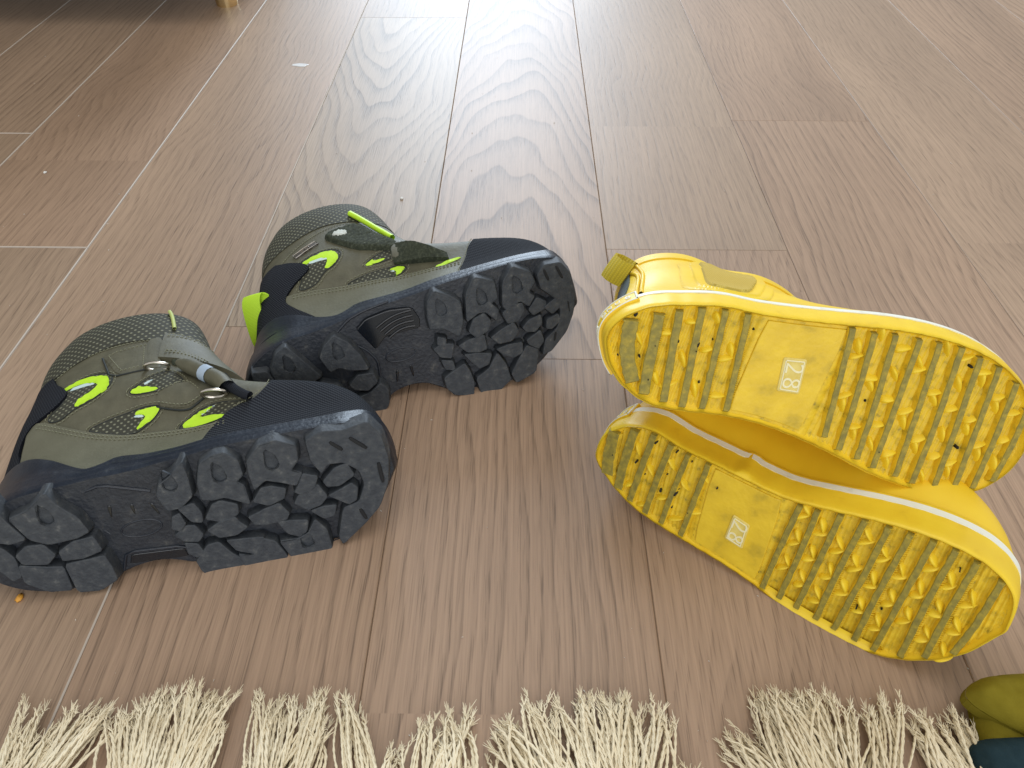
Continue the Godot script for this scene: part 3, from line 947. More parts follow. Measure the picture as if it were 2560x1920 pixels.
	for l in [[-41, -25, -36.5, -15, -8, -19, -6, -28], [-46, 24, -35, 26, -14, 17], [-46, 23, -45, 6, -40, -2]]:
		var pp := PackedVector3Array()
		for q in soften_line(pairs(l)):
			pp.append(Vector3(q.x, q.y, -0.0076))
		arch.tube(pp, PackedFloat32Array([0.0009]), 8)
	var oval := PackedVector3Array()
	for i in 28:
		oval.append(Vector3(-0.0248 + 0.0098 * cos(TAU * i / 28.0), -0.003 + 0.0048 * sin(TAU * i / 28.0), -0.0076))
	arch.tube(oval, PackedFloat32Array([0.0006]), 6, true)
	part("arch_moulding", arch.mesh(), M.sole_rubber, o)
	for l in [[-35, 14, -36, 7], [-25, 12, -25, 6], [-16, 10, -14, 3]]:
		var a := Vector2(l[0], l[1]) * 0.001
		var b := Vector2(l[2], l[3]) * 0.001
		var w := Vector2(-(b - a).normalized().y, (b - a).normalized().x) * 0.0011
		part("arch_slit", block(PackedVector2Array([a + w, b + w * 0.4, b - w * 0.4, a - w]), -0.0095, -0.0070, 0.0006, 0.0), M.gloss, o)
	part("arch_panel", block(pairs([-35, -17, -9, -20.5, -8.5, -26, -37, -22.5]), -0.009, -0.0072, 0.0004, 0.0, PackedVector2Array(), 0.08), M.gloss, o)
	part("stitching", thread.mesh(), M.thread, o, true)
	part("leather_edge", edge.mesh(), M.dark_edge, o, true)

func soften_line(p: PackedVector2Array) -> PackedVector2Array:
	var o := PackedVector2Array([p[0]])
	for i in range(1, p.size() - 1):
		o.append(p[i].lerp(p[i - 1], 0.15))
		o.append(p[i].lerp(p[i + 1], 0.15))
	o.append(p[-1])
	return o

func dress_left(B: Boot, o: Node) -> void:
	var thread := MB.new()
	var edge := MB.new()
	var guard := MB.new()
	sheet(B, 1, 60, 10, func(a: float, b: float) -> Vector2:
		var s := lerpf(-0.075, 0.041, a)
		var top := tab(PackedFloat64Array([-0.076, -0.069, -0.058, -0.044, -0.031, -0.012, 0.001, 0.014, 0.028, 0.041]), PackedFloat64Array([0.057, 0.056, 0.0545, 0.0515, 0.0485, 0.045, 0.0415, 0.0385, 0.036, 0.034]), s)
		return Vector2(s, lerpf(0.012, top, b)), func(_a: float, _b: float) -> float: return 0.0009, false, 0.004, true, guard)
	part("lower_guard", guard.mesh(), M.guard, o)
	var seam := spline(pairs([-69, 56, -58, 54.5, -44, 51.5, -31, 48.5, -12, 45, 1, 41.5, 14, 38.5, 28, 36, 41, 34]))
	stitches(B, 1, seam, 0.0011, 0.0024, 0.0003, thread, -0.0008)
	stitches(B, 1, seam, 0.0011, 0.0024, 0.0003, thread, -0.0028)
	part("heel_panel", shell_cap(B, [25, -54, 33, -59, 45, -69, 54, -74, 63, -66, 68, -57, 72, -55, 82, -66, 89, -75, 93, -79], 0.0016, false, 0.028, 0.092, 0.0055, 30).mesh(), M.tape, o)
	part("toe_cap", shell_cap(B, [8, 36, 11, 37, 23, 39, 38, 46, 46, 49, 54, 54, 60, 56, 64, 52], 0.0013, true, 0.008, 0.0655, 0.0046, 34).mesh(), M.toe, o)
	stitches(B, 1, spline(pairs([37, 12, 39, 23, 46, 38, 50, 47, 54, 55])), 0.0014, 0.0022, 0.0003, thread, 0.0008)
	add_window(B, o, [-65, 76, -60, 79, -52, 83, -42, 84, -34, 80, -32, 74, -38, 66, -46, 64, -53, 57, -66, 57, -60, 66], thread, edge)
	add_window(B, o, [-20, 59, -12, 63, -5, 65, 2, 64, 3, 58, -8, 57], thread, edge)
	add_window(B, o, [-36, 50, -20, 52, -5, 52, 4, 50, 8, 47, 3, 43, -10, 45, -22, 47], thread, edge)
	add_flash(B, o, [-63, 76, -54, 80, -43, 82, -36, 79, -34, 72, -38, 67, -46, 64.5, -42, 72, -44, 75, -53, 76, -60, 73.5], [-61, 73.5, -52, 76.5, -43, 75.5, -41, 72, -44, 73, -52, 74])
	add_flash(B, o, [-19, 59.5, -12, 61.5, -13, 60, -3, 59, -9, 57.8, -17, 57.5], [-13, 61, -11, 63, -10, 61])
	add_flash(B, o, [-6, 50.5, 1, 50.5, 7, 48, 4, 45, -2, 42.5, 0, 46, -1, 48], [-6, 50, -1, 48.5, 0, 46.5, -2, 47])
	add_flash(B, o, [22, 36.5, 30, 39.5, 42, 40.5, 43, 39, 33, 37, 25, 35.8], [])
	# metal tag, with small raised lettering
	part("metal_tag", patch(B, 1, pairs([-65, 91.5, -49, 100, -46.5, 96, -63, 86.5]), 0.0009, 0.0004, 0.002).mesh(), M.pewter, o)
	var rim := MB.new()
	cord(B, 1, pairs([-65, 91.5, -57, 95.8, -49, 100, -46.5, 96, -55, 91.2, -63, 86.5]), 0.0011, 0.0004, rim, true)
	part("tag_rim", rim.mesh(), M.pewter, o)
	for i in 3:
		var l := TextMesh.new()
		l.text = ["T", "E", "X"][i]
		l.font_size = 16
		l.pixel_size = 0.0032 / 16.0
		l.depth = 0.0003
		var c: Array = B.sp(1, (-58.0 + i * 2.2) * 0.001, (91.8 + i * 1.2) * 0.001, 0.0012)
		var li := part("tag_letter", l, M.steel, o)
		var nx: Vector3 = c[1]
		var dx: Vector3 = Vector3(0.87, 0, -0.5)
		dx = (dx - nx * dx.dot(nx)).normalized()
		li.transform = Transform3D(Basis(dx, nx.cross(dx), nx), c[0])
	var cl := spline(pairs([-76, 88, -71, 94, -63, 101, -52, 108, -42, 113, -33, 116, -24, 117]))
	stitches(B, 1, cl, 0.0004, 0.0022, 0.0003, thread, -0.0006)
	# hook-and-loop straps hanging open
	part("furry_strap", patch(B, 1, soften(pairs([-43, 101, -38, 106, -30, 108, -21, 113, -12, 104, 3, 78, 8, 66, 4, 62, -11, 69, -23, 74, -35, 89]), 1), 0.0026, 0.0016, 0.0012, 0.004, 0.0, 0.0012).mesh(), M.fur, o)
	part("lint", patch(B, 1, soften(pairs([-38, 99, -33, 104, -27, 103, -24, 98, -28, 92, -34, 94]), 1), 0.0034, 0.002, 0.001, 0.004, 0.0, 0.0012).mesh(), M.lint, o)
	var flap := MB.new()
	sheet(B, 1, 26, 10, func(a: float, b: float) -> Vector2:
		var s := lerpf(0.0, 0.035, a)
		return Vector2(s, lerpf(lerpf(0.052, 0.0405, a), lerpf(0.068, 0.046, a), b)), func(a: float, b: float) -> float: return 0.002 + 0.006 * sin(PI * a) * (0.35 + 0.65 * b) + 0.0007 * rng.randf(), false, 0.004, true, flap)
	resmooth(flap)
	part("lower_strap", flap.mesh(), M.fur, o)
	part("strap_fold", patch(B, 1, pairs([0, 64, 5, 70, 10, 66, 8, 58, 4, 53, -1, 56]), 0.004, 0.0015, 0.002).mesh(), M.leather, o)
	var pip := MB.new()
	cord(B, 1, spline(pairs([-22, 125, -16, 117, -9, 106, -2, 92, 3, 79])), 0.003, 0.0021, pip)
	part("neon_piping", pip.mesh(), M.neon, o)
	# pull loop at the heel
	var path := PackedVector3Array()
	var loop_pts := [Vector3(-0.0885, 0.030, -0.066), Vector3(-0.0915, 0.0365, -0.0665), Vector3(-0.0950, 0.0385, -0.066), Vector3(-0.0975, 0.0340, -0.0645), Vector3(-0.0985, 0.0260, -0.0630), Vector3(-0.0990, 0.0170, -0.0618), Vector3(-0.0990, 0.0090, -0.0612), Vector3(-0.0982, 0.0040, -0.0622), Vector3(-0.0970, 0.0060, -0.0655), Vector3(-0.0950, 0.0130, -0.0680), Vector3(-0.0915, 0.0210, -0.0700)]
	for i in loop_pts.size() - 1:
		for k in 4:
			path.append(loop_pts[i].cubic_interpolate(loop_pts[i + 1], loop_pts[maxi(i - 1, 0)], loop_pts[mini(i + 2, loop_pts.size() - 1)], k / 4.0))
	path.append(loop_pts[-1])
	part("pull_loop", ribbon(path, Vector3(0.0125, 0.0015, 0.004), 0.0018).mesh(), M.neon_tape, o)
	# glossy ribbed insert in the arch
	var sh := [[-33,20,-26,25,-12,27,3,25,6,17,5,11,-8,11,-17,11,-25,4,-28,10],[-11,-7,0,-9,-10,-2],[-7,-13,-7,-23],[5,-11,3,-22],[11,-18,8,-26]]
	var ins := part("arch_insert", block(pairs(sh[0]), -0.009, -0.0056, 0.0008, 0.0, PackedVector2Array(), 0.12), M.gloss, o)
	for k in 4:
		var rb := MB.new()
		var rp := PackedVector3Array()
		for i in 9:
			var x := i / 8.0
			rp.append(Vector3(lerpf(-0.021 + k * 0.002, 0.002, x), lerpf(0.018 - k * 0.0028, 0.0235 - k * 0.0035, x) + 0.002 * sin(PI * x), -0.0055))
		rb.tube(rp, PackedFloat32Array([0.0009]), 8)
		part("insert_rib", rb.mesh(), M.gloss, ins)
	var arch := MB.new()
	for l in [[-46, 20, -36, 27, -26, 30, -10, 32], [-35, 9, -30, 4, -26, -4, -27, -14], [4, 26, 9, 18, 8, 4]]:
		var pp := PackedVector3Array()
		for q in soften_line(pairs(l)):
			pp.append(Vector3(q.x, q.y, -0.0073))
		arch.tube(pp, PackedFloat32Array([0.0009]), 8)
	var oval := PackedVector3Array()
	for i in 28:
		oval.append(Vector3(-0.011 + 0.0095 * cos(TAU * i / 28.0), -0.004 + 0.0044 * sin(TAU * i / 28.0), -0.0075))
	arch.tube(oval, PackedFloat32Array([0.0006]), 6, true)
	part("arch_moulding", arch.mesh(), M.sole_rubber, o)
	for l in [[-7, -13, -7, -21], [4, -11, 3, -20], [11, -18, 9, -24], [-16, -14, -18, -22]]:
		var a := Vector2(l[0], l[1]) * 0.001
		var b := Vector2(l[2], l[3]) * 0.001
		var w := Vector2(-(b - a).normalized().y, (b - a).normalized().x) * 0.001
		part("arch_slit", block(PackedVector2Array([a + w, b + w * 0.4, b - w * 0.4, a - w]), -0.0095, -0.0070, 0.0006, 0.0), M.gloss, o)
	part("stitching", thread.mesh(), M.thread, o, true)
	part("leather_edge", edge.mesh(), M.dark_edge, o, true)

# ---------------------------------------------------------------- yellow rubber boots
func rubber_boot(B: Boot, label: String, bars: Array, heel_bars: Array, white: Vector2, shank: Vector2, spurs: PackedVector2Array, tag: Array) -> Node3D:
	var o := thing("rubber_boot", label, "rubber boot", B.pose, "yellow rubber boots")
	var up := MB.new()
	for side in [1, -1]:
		sheet(B, side, 64, 56, func(a: float, b: float) -> Vector2: return Vector2(0.5 - 0.5 * cos(PI * a), 0.004 + (B.top - 0.004) * b), func(_a: float, _b: float) -> float: return 0.0, true, 0.004, false, up)
	part("upper", up.mesh(), M.yellow, o)
	var col := MB.new()
	for side in [1, -1]:
		sheet(B, side, 48, 9, func(a: float, b: float) -> Vector2:
			var u := 0.5 - 0.5 * cos(PI * a)
			return Vector2(u, lerpf(B.top - 0.012, B.top, b)), func(_a: float, b: float) -> float: return 0.0004 + 0.0014 * pow(sin(PI * clampf(b * 0.9 + 0.05, 0.0, 1.0)), 0.5), true, 0.004, true, col)
	part("collar_band", col.mesh(), M.yellow, o)
	var inner := MB.new()
	for side in [1, -1]:
		inner.grid(40, 7, func(i: int, j: int) -> Array:
			var u := 0.5 - 0.5 * cos(PI * i / 39.0)
			var rim: Array = [[0.0008, 0.0], [-0.001, -0.0008], [-0.0028, 0.0], [-0.003, 0.01], [-0.003, 0.025], [-0.003, 0.045], [-0.003, 0.07]][j]
			var base: Array = B.pn(side, u, B.top - maxf(0.0, rim[1]), rim[0])
			return [base[0] + Vector3(0, 0, minf(0.0, rim[1])), (-base[1] if j > 1 else Vector3(0, 0, -1)), Vector2(u, j)])
	part("lining", inner.mesh(), M.teal, o)
	var lapped := shank.y < 0.0005
	# foxing: the band that joins upper and sole
	var rows := [[0.0038, -0.0034], [0.0030, -0.0010], [0.0012, -0.0002], [0.0006, 0.0006], [0.0010, 0.0013], [0.0024, 0.0017], [0.005, 0.0018], [0.009, 0.0018], [0.013, 0.0018], [white.y + 0.0012, 0.0018], [white.y + 0.0019, 0.0015], [white.y + 0.0021, 0.0009], [white.y + 0.0022, -0.0003]]
	var fox := MB.new()
	for side in [1, -1]:
		var first := fox.grid(100, rows.size(), func(i: int, j: int) -> Array:
			var u := 0.5 - 0.5 * cos(PI * i / 99.0)
			var r := B.pn(side, u, rows[j][0], rows[j][1])
			var s: float = r[0].x
			var lap: float = 0.0015 * (smoothstep(-0.027, -0.025, s) - smoothstep(-0.0215, -0.0175, s)) if side > 0 and j > 4 and lapped else 0.0
			return [r[0] + r[1] * (lap + 0.00012 * sin(s * 700.0)), r[1], Vector2(u, j)])
	resmooth(fox)
	part("foxing", fox.mesh(), M.foxing, o)
	var wh := MB.new()
	for side in [1, -1]:
		sheet(B, side, 100, 4, func(a: float, b: float) -> Vector2: return Vector2(lerpf(0.03 if side > 0 else 0.06, 1.0, 0.5 - 0.5 * cos(PI * a)), lerpf(white.x, white.y, b)), func(a: float, _b: float) -> float:
			var s := B.heel(0.018) + (B.front(0.018) - B.heel(0.018)) * lerpf(0.03, 1.0, 0.5 - 0.5 * cos(PI * a))
			return 0.0022 + (0.0015 * (smoothstep(-0.027, -0.025, s) - smoothstep(-0.0215, -0.0175, s)) if side > 0 and lapped else 0.0), true, 0.004, true, wh)
	part("white_stripe", wh.mesh(), M.stripe, o)
	# underside
	var cap := MB.new()
	cap.grid(420, 24, func(i: int, j: int) -> Array:
		var u := clampf(0.5 - 0.5 * cos(PI * i / 419.0), 0.0, 1.0)
		var s := B.heel(0.003) + (B.front(0.003) - B.heel(0.003)) * u
		var arch := smoothstep(shank.x - 0.003, shank.x, s) * (1.0 - smoothstep(shank.y, shank.y + 0.003, s))
		var a: Vector3 = B.pn(-1, u, 0.0032, -0.0006)[0]
		var b: Vector3 = B.pn(1, u, 0.0032, -0.0006)[0]
		var v := j / 23.0
		var q := a.lerp(b, v)
		q.z = -0.0034 + 0.0012 * arch + (0.00035 * sin(s * 2600.0) + 0.0002 * sin(v * 40.0 + s * 300.0)) * (1.0 - arch)
		return [q, Vector3(0, 0, 1), Vector2(q.x, q.y)])
	resmooth(cap)
	var sole := part("outsole", cap.mesh(), M.tread_yellow, o)
	var shk := PackedVector2Array()
	for i in 9:
		var s := lerpf(shank.x + 0.001, shank.y - 0.001, i / 8.0)
		shk.append(Vector2(s, B.p(1, B.us(s, 0.003), 0.003).y - 0.0022))
	for i in 9:
		var s := lerpf(shank.y - 0.001, shank.x + 0.001, i / 8.0)
		shk.append(Vector2(s, B.p(-1, B.us(s, 0.003), 0.003).y + 0.0022))
	part("shank", block(shk, -0.0045, -0.0012, 0.0008, 0.0001), M.shank_yellow, sole)
	var all := []
	for b in bars:
		all.append([b, 0.00145, true])
	for k in heel_bars.size():
		all.append([heel_bars[k], [0.0034, 0.0025, 0.0018, 0.0017, 0.0015, 0.0015][k], false])
	for e in all:
		var raw := pairs(e[0])
		for k in [0, raw.size() - 1]:                    # bars end at the rim of the sole
			var uu := B.us(raw[k].x, 0.003)
			raw[k].y = clampf(raw[k].y, B.p(-1, uu, 0.003).y + 0.0012, B.p(1, uu, 0.003).y - 0.0012)
		var pts := spline(PackedVector2Array([raw[0], raw[0].lerp(raw[-1], 0.5).lerp(raw[raw.size() / 2], 0.5), raw[-1]]), 9)
		var a := pts[0]
		var z := pts[pts.size() - 1]
		pts.insert(0, a + (a - pts[1]).normalized() * 0.0006)
		pts.append(z + (z - pts[pts.size() - 2]).normalized() * 0.0012)
		var mb := MB.new()
		var tp := MB.new()
		var n := pts.size()
		var sec := []
		for i in n:
			var d := (pts[mini(i + 1, n - 1)] - pts[maxi(i - 1, 0)]).normalized()
			var nn := Vector2(-d.y, d.x)
			var hw: float = e[1] * (0.93 + 0.14 * rng.randf())
			var endd := 0.0 if i > 0 and i < n - 1 else 0.0022
			var wob := rng.randf_range(-0.00015, 0.00015)
			var c := pts[i] + nn * wob
			sec.append([Vector3(c.x + nn.x * (hw + 0.0008), c.y + nn.y * (hw + 0.0008), -0.0042), Vector3(c.x + nn.x * hw, c.y + nn.y * hw, -0.0004 - endd), Vector3(c.x - nn.x * hw, c.y - nn.y * hw, -0.0004 - endd), Vector3(c.x - nn.x * (hw + 0.0008), c.y - nn.y * (hw + 0.0008), -0.0042), Vector3(nn.x, nn.y, 0.45)])
		for i in n - 1:
			var p: Array = sec[i]
			var q: Array = sec[i + 1]
			mb.flat([p[0], p[1], q[1], q[0]], p[4])
			mb.flat([p[3], p[2], q[2], q[3]], Vector3(-p[4].x, -p[4].y, 0.45))
			var lift := Vector3(0, 0, 0.00035)
			var sh: Vector3 = (p[1] - p[2]).normalized() * 0.0003
			var sh2: Vector3 = (q[1] - q[2]).normalized() * 0.0003
			tp.flat([p[1], p[1] - sh + lift, q[1] - sh2 + lift, q[1]], Vector3(0, 0, 1))
			tp.flat([p[1] - sh + lift, p[2] + sh + lift, q[2] + sh2 + lift, q[1] - sh2 + lift], Vector3(0, 0, 1))
			tp.flat([p[2], p[2] + sh + lift, q[2] + sh2 + lift, q[2]], Vector3(0, 0, 1))
		for end in [0, n - 1]:
			var p: Array = sec[end]
			var o3: Vector3 = (p[0] - sec[1 if end == 0 else n - 2][0]).normalized()
			mb.flat([p[0], p[1], p[2], p[3]], o3)
		# little moulded ribs along the flank of the bar
		if rng.randf() < 0.45:
			for i in range(1, n - 2):
				for k in 3:
					var c: Vector3 = sec[i][1].lerp(sec[i + 1][1], k / 3.0)
					var w: Vector3 = (sec[i][1] - sec[i][2]).normalized()
					mb.tube(PackedVector3Array([c - w * 0.0008 + Vector3(0, 0, 0.0002), c + w * 0.0012 - Vector3(0, 0, 0.0016)]), PackedFloat32Array([0.00025]), 4)
		var bm := ArrayMesh.new()
		mb.onto(bm, M.tread_yellow)
		tp.onto(bm, M.tread_top)
		part("tread_bar", bm, null, sole)
	# wedge-shaped knobs between the bars
	for i in spurs.size():
		var c := spurs[i]
		var a := (0.9 if i % 2 == 0 else -0.55) + rng.randf_range(-0.2, 0.2) + (0.0 if shank.y < 0.0 else 0.1)
		var L := rng.randf_range(0.0042, 0.0054)
		var d := Vector2(cos(a), -sin(a))
		var nn := Vector2(-d.y, d.x)
		var w := rng.randf_range(0.0016, 0.0022)
		var lean := rng.randf_range(-0.5, 0.5)
		var kb := MB.new()
		kb.grid(9, 7, func(ii: int, jj: int) -> Array:
			var x := ii / 4.0 - 1.0
			var y := jj / 3.0 - 1.0
			var taper := sqrt(maxf(0.0, 1.0 - x * x)) * (1.0 - 0.35 * x)
			var q := c + d * L * x + nn * (w * y * taper + 0.0008 * lean * x * x)
			var z := 0.0034 * pow(maxf(0.0, 1.0 - x * x), 0.6) * (1.0 - pow(absf(y), 1.4)) * (1.0 - 0.3 * x)
			return [Vector3(q.x, q.y, -0.0037 + z), Vector3(0, 0, 1), Vector2.ZERO])
		resmooth(kb)
		part("tread_knob", kb.mesh(), M.knob_yellow, sole)
	# size plate
	var pl := pairs(tag)
	var plate := part("size_plate", block(pl, -0.003, -0.0004, 0.0003, 0.0, PackedVector2Array(), 0.05), M.label, o)
	var c := (pl[0] + pl[1] + pl[2] + pl[3]) * 0.25
	var along := ((pl[3] - pl[0]) + (pl[2] - pl[1])).normalized()     # reading direction
	var upw := Vector2(-along.y, along.x)
	var fr := MB.new()
	var ins := inset(pl, 0.0012)
	for i in 4:
		var p := ins[i]
		var q := ins[(i + 1) % 4]
		fr.tube(PackedVector3Array([Vector3(p.x, p.y, -0.0004), Vector3(q.x, q.y, -0.0004)]), PackedFloat32Array([0.00035]), 6)
	part("plate_frame", fr.mesh(), M.label_ink, plate)
	for i in 2:
		var tm := TextMesh.new()
		tm.text = ["2", "8"][i]
		var sf := SystemFont.new()
		sf.font_names = PackedStringArray(["Droid Sans"])
		tm.font = sf
		tm.font_size = 32
		tm.pixel_size = 0.0105 / 32.0
		tm.depth = 0.0006
		var li := part("digit", tm, M.label_ink, plate)
		var at := c + along * (i - 0.5) * 0.0066
		li.transform = Transform3D(Basis(Vector3(along.x, along.y, 0), Vector3(upw.x, upw.y, 0), Vector3(0, 0, 1)), Vector3(at.x, at.y, -0.0004))
	# raised name label round the heel
	var hl := MB.new()
	var lp := PackedVector3Array()
	for k in 2:
		sheet(B, [1, -1][k], 20, 5, func(a: float, b: float) -> Vector2: return Vector2(0.055 * a * a, lerpf(white.x - 0.004, white.y + 0.004, b)), func(_a: float, _b: float) -> float: return 0.0028, true, 0.004, true, hl)
	part("heel_label", hl.mesh(), M.yellow, o)
	var hr := MB.new()
	for h in [white.x - 0.0035, white.y + 0.0035]:
		lp.clear()
		for i in 41:
			var a := (i - 20) / 20.0
			lp.append(B.pn(1 if a > 0 else -1, 0.052 * a * a, h, 0.0029)[0])
		hr.tube(lp, PackedFloat32Array([0.0004]), 5)
	for sd in [1, -1]:
		hr.tube(PackedVector3Array([B.pn(sd, 0.052, white.x - 0.0035, 0.0029)[0], B.pn(sd, 0.052, white.y + 0.0035, 0.0029)[0]]), PackedFloat32Array([0.0006]), 5)
	part("label_frame", hr.mesh(), M.stripe, o)
	var word := "BUNDGAARD"
	for i in word.length():
		var a := lerpf(0.86, -0.86, i / 8.0)
		var q := B.pn(1 if a > 0 else -1, 0.05 * a * a + 0.0008, (white.x + white.y) * 0.5, 0.003)
		var tm := TextMesh.new()
		tm.text = word[i]
		tm.font_size = 16
		tm.pixel_size = 0.0046 / 16.0
		tm.depth = 0.0005
		var li := part("letter", tm, M.stripe, o)
		var nx: Vector3 = q[1]
		var upv := Vector3(0, 0, -1)
		upv = (upv - nx * upv.dot(nx)).normalized()
		li.transform = Transform3D(Basis(upv.cross(nx), upv, nx), q[0])
	# specks of dried soil stuck in the tread
	for i in 26:
		var s := rng.randf_range(-0.092, 0.092) if i > 9 else rng.randf_range(-0.098, -0.05)
		var u := B.us(s, 0.003)
		var w := lerpf(B.p(-1, u, 0.003).y, B.p(1, u, 0.003).y, rng.randf_range(0.06, 0.94))
		var ol := PackedVector2Array()
		var rr := rng.randf_range(0.0003, 0.0007) if i > 2 else rng.randf_range(0.0009, 0.0013)
		for k in 7:
			ol.append(Vector2(s, w) + Vector2.from_angle(TAU * k / 7.0) * rr * rng.randf_range(0.5, 1.3) * Vector2(0.7, 1.2))
		part("soil_speck", block(ol, -0.004, -0.0021 if i % 3 else 0.0003, 0.0001, 0.0001), M.soil, sole)
	return o

func build_rubber_boots() -> void:
	var T := {
		"SB": [[0, 10, 25, 45, 70, 100, 125], [-100, -101, -100, -94, -88, -84, -82]],
		"SF": [[0, 10, 25, 35, 43, 50, 57, 62, 68, 78, 90, 100, 125], [100, 101, 99, 94, 86, 74, 61, 51, 43, 36, 32, 30, 28]],
		"KH": [[0, 12, 25, 40, 55, 65, 150], [1, 1.05, 1.05, 0.95, 0.84, 0.8, 0.8]],
		"WS": [[0, 60, 90, 125], [31, 30, 29, 30]],
		"CH": [[0, 150], [0, 0]]}
	var nums := [0.045, 0.085, 0.7, -0.05, -0.04, 0.118]
	var y1 := Boot.new(self, [0.0, 6.1, 12.7, 18.4, 22.4, 26.2, 27.6, 30.4, 34.0, 37.7, 39.6, 39.1, 35.9, 30.0, 20.2, 8.3, 0.0], [0.0, 6.2, 14.5, 21.2, 25.0, 23.8, 20.7, 19.5, 21.0, 24.1, 27.9, 29.6, 29.9, 26.1, 19.7, 10.8, 0.0], T, nums, Transform3D(Vector3(0.95983, -0.23900, 0.14697), Vector3(0.27803, 0.88055, -0.38383), Vector3(-0.03768, 0.40927, 0.91163), Vector3(0.13944, 0.10360, -0.23335)))
	y1.dip = 0.16
	var T2 := T.duplicate()
	T2["CH"] = [[0, 18, 40, 60, 80, 100, 125], [0, 0.5, 9, 17, 22, 26, 34]]
	T2["KH"] = [[0, 12, 28, 45, 58, 70, 150], [1, 1.06, 1.1, 1.08, 1.02, 0.95, 0.9]]
	var y2 := Boot.new(self, [0.0, 10.9, 18.6, 24.1, 26.0, 22.9, 21.4, 19.7, 18.6, 21.7, 25.4, 27.8, 28.0, 26.0, 21.3, 14.4, 0.0], [0.0, 4.0, 9.4, 16.0, 21.7, 25.0, 27.5, 30.0, 34.2, 40.7, 43.0, 41.7, 36.8, 28.2, 17.1, 5.0, 0.0], T2, nums, Transform3D(Vector3(0.82528, 0.08751, 0.55791), Vector3(0.12252, 0.93665, -0.32814), Vector3(-0.55128, 0.33916, 0.76227), Vector3(0.12965, 0.03533, -0.20646)))
	var bars1 := [[1,34,4,22,7,3,10,-15,11,-18],[11,34,14,20,15,9,18,-2,19,-17,20,-22],[20,36,24,23,26,10,28,-6,28,-14,30,-24],[31,37,33,24,36,10,36,1,37,-8,39,-18,39,-26],[40,38,44,22,46,9,47,-1,50,-13,51,-27],[50,39,52,25,56,9,58,-4,60,-18,60,-28],[60,37,63,24,66,10,67,-2,68,-14,71,-28],[70,36,74,20,76,8,77,-4,79,-16,80,-26],[81,31,84,16,86,2,87,-10,88,-22],[92,21,92,15,95,4,96,-7,95,-18]]
	var hbars1 := [[-93,9,-94,4,-92,-6,-87,-15,-83,-18],[-82,15,-80,3,-78,-12,-76,-22],[-74,19,-72,5,-69,-9,-66,-23],[-65,23,-63,9,-61,-1,-59,-12,-57,-23],[-55,25,-52,9,-51,-1,-49,-11,-48,-21],[-45,27,-41,11,-40,0,-38,-10,-37,-19]]
	var bars2 := [[7,18,6,-2,4,-14,3,-37],[15,19,14,3,14,-15,13,-29,12,-40],[25,23,24,10,23,-10,22,-24,21,-40],[35,25,33,8,32,-9,32,-25,31,-43],[45,25,44,7,43,-11,42,-25,40,-43],[54,26,51,12,51,-7,50,-22,50,-43],[63,27,63,9,61,-8,61,-22,59,-41],[72,27,71,11,70,-4,71,-20,70,-37],[81,25,80,10,79,-4,79,-20,79,-33],[92,23,93,8,91,-8,88,-24]]
	var hbars2 := [[-93,18,-94,2,-92,-9],[-82,23,-85,-4,-84,-19],[-71,25,-74,1,-76,-22],[-61,24,-64,3,-66,-24],[-51,22,-54,0,-56,-24],[-40,21,-42,-2,-44,-27]]
	var sp := pairs([[8,26,9,22,15,35,20,14,21,11,12,3,13,-1,27,31,29,19,32,7,37,27,38,24,45,37,50,16,51,13,42,4,43,-1,23,-10,24,-13,33,-6,34,-16,54,-7,54,-11,44,-18,45,-22,55,35,58,23,61,11,63,-2,65,-13,64,-24,66,31,67,28,78,22,79,18,72,9,72,4,81,-2,83,-6,73,-14,74,-18,91,4,93,-9,88,17]][0])
	for q in [[-87, 2], [-75, 8], [-73, -14], [-66, 16], [-64, -2], [-66, -15], [-56, 20], [-55, 6], [-54, -14], [-46, 4], [-45, 8], [-43, -14]]:
		sp.append(Vector2(q[0], q[1]) * 0.001)
	var o := rubber_boot(y1, "upper yellow rubber boot lying on its twin, elastic gusset and heel loop in view", bars1, hbars1, Vector2(0.0125, 0.0158), Vector2(-0.037, 0.001), sp, [-22.2, 12.5, -11.8, 14.5, -8.6, -2.0, -18.9, -3.3])
	# collar details of the upper boot
	var frame := part("gusset_frame", patch(y1, 1, soften(pairs([-60, 104, -63, 70, -65, 38, -58, 29, -36, 28, -28, 34, -14, 62, -6, 103]), 2), 0.0011, 0.0012, 0.0013).mesh(), M.yellow, o)
	part("gusset_rim", patch(y1, 1, soften(pairs([-55, 104, -58, 62, -57, 42, -42, 35, -29, 40, -21, 60, -10, 90, -9, 104]), 2), 0.0022, 0.0011, 0.0013).mesh(), M.yellow, frame)
	part("elastic_gusset", patch(y1, 1, soften(pairs([-49, 103, -53, 62, -52, 47, -41, 42, -33, 46, -26, 60, -16, 90, -15, 103]), 1), 0.0036, 0.0005, 0.0013, 0.004).mesh(), M.elastic, frame)
	for hs in [[-82.5, -82, -86, -90], [-79, -80, -84, -88]]:
		var rd := MB.new()
		cord(y1, 1, spline(pairs([hs[0], 106, hs[1], 75, hs[2], 45, hs[3], 24])), 0.0004, 0.0011, rd)
		part("heel_ridge", rd.mesh(), M.yellow, o)
	var hs2 := MB.new()
	for side in [1, -1]:
		sheet(y1, side, 8, 16, func(a: float, b: float) -> Vector2: return Vector2(0.0135 * a * a, lerpf(0.03, 0.104, b)), func(_a: float, _b: float) -> float: return 0.0008, true, 0.004, true, hs2)
	part("heel_stripe", hs2.mesh(), M.teal, o)
	var path := PackedVector3Array()
	for q in [[-0.0815, 0.107], [-0.0845, 0.1155], [-0.0885, 0.1215], [-0.0925, 0.1205], [-0.0935, 0.113], [-0.0915, 0.104], [-0.088, 0.098], [-0.0845, 0.096]]:
		path.append(Vector3(q[0], 0.010, -q[1]))
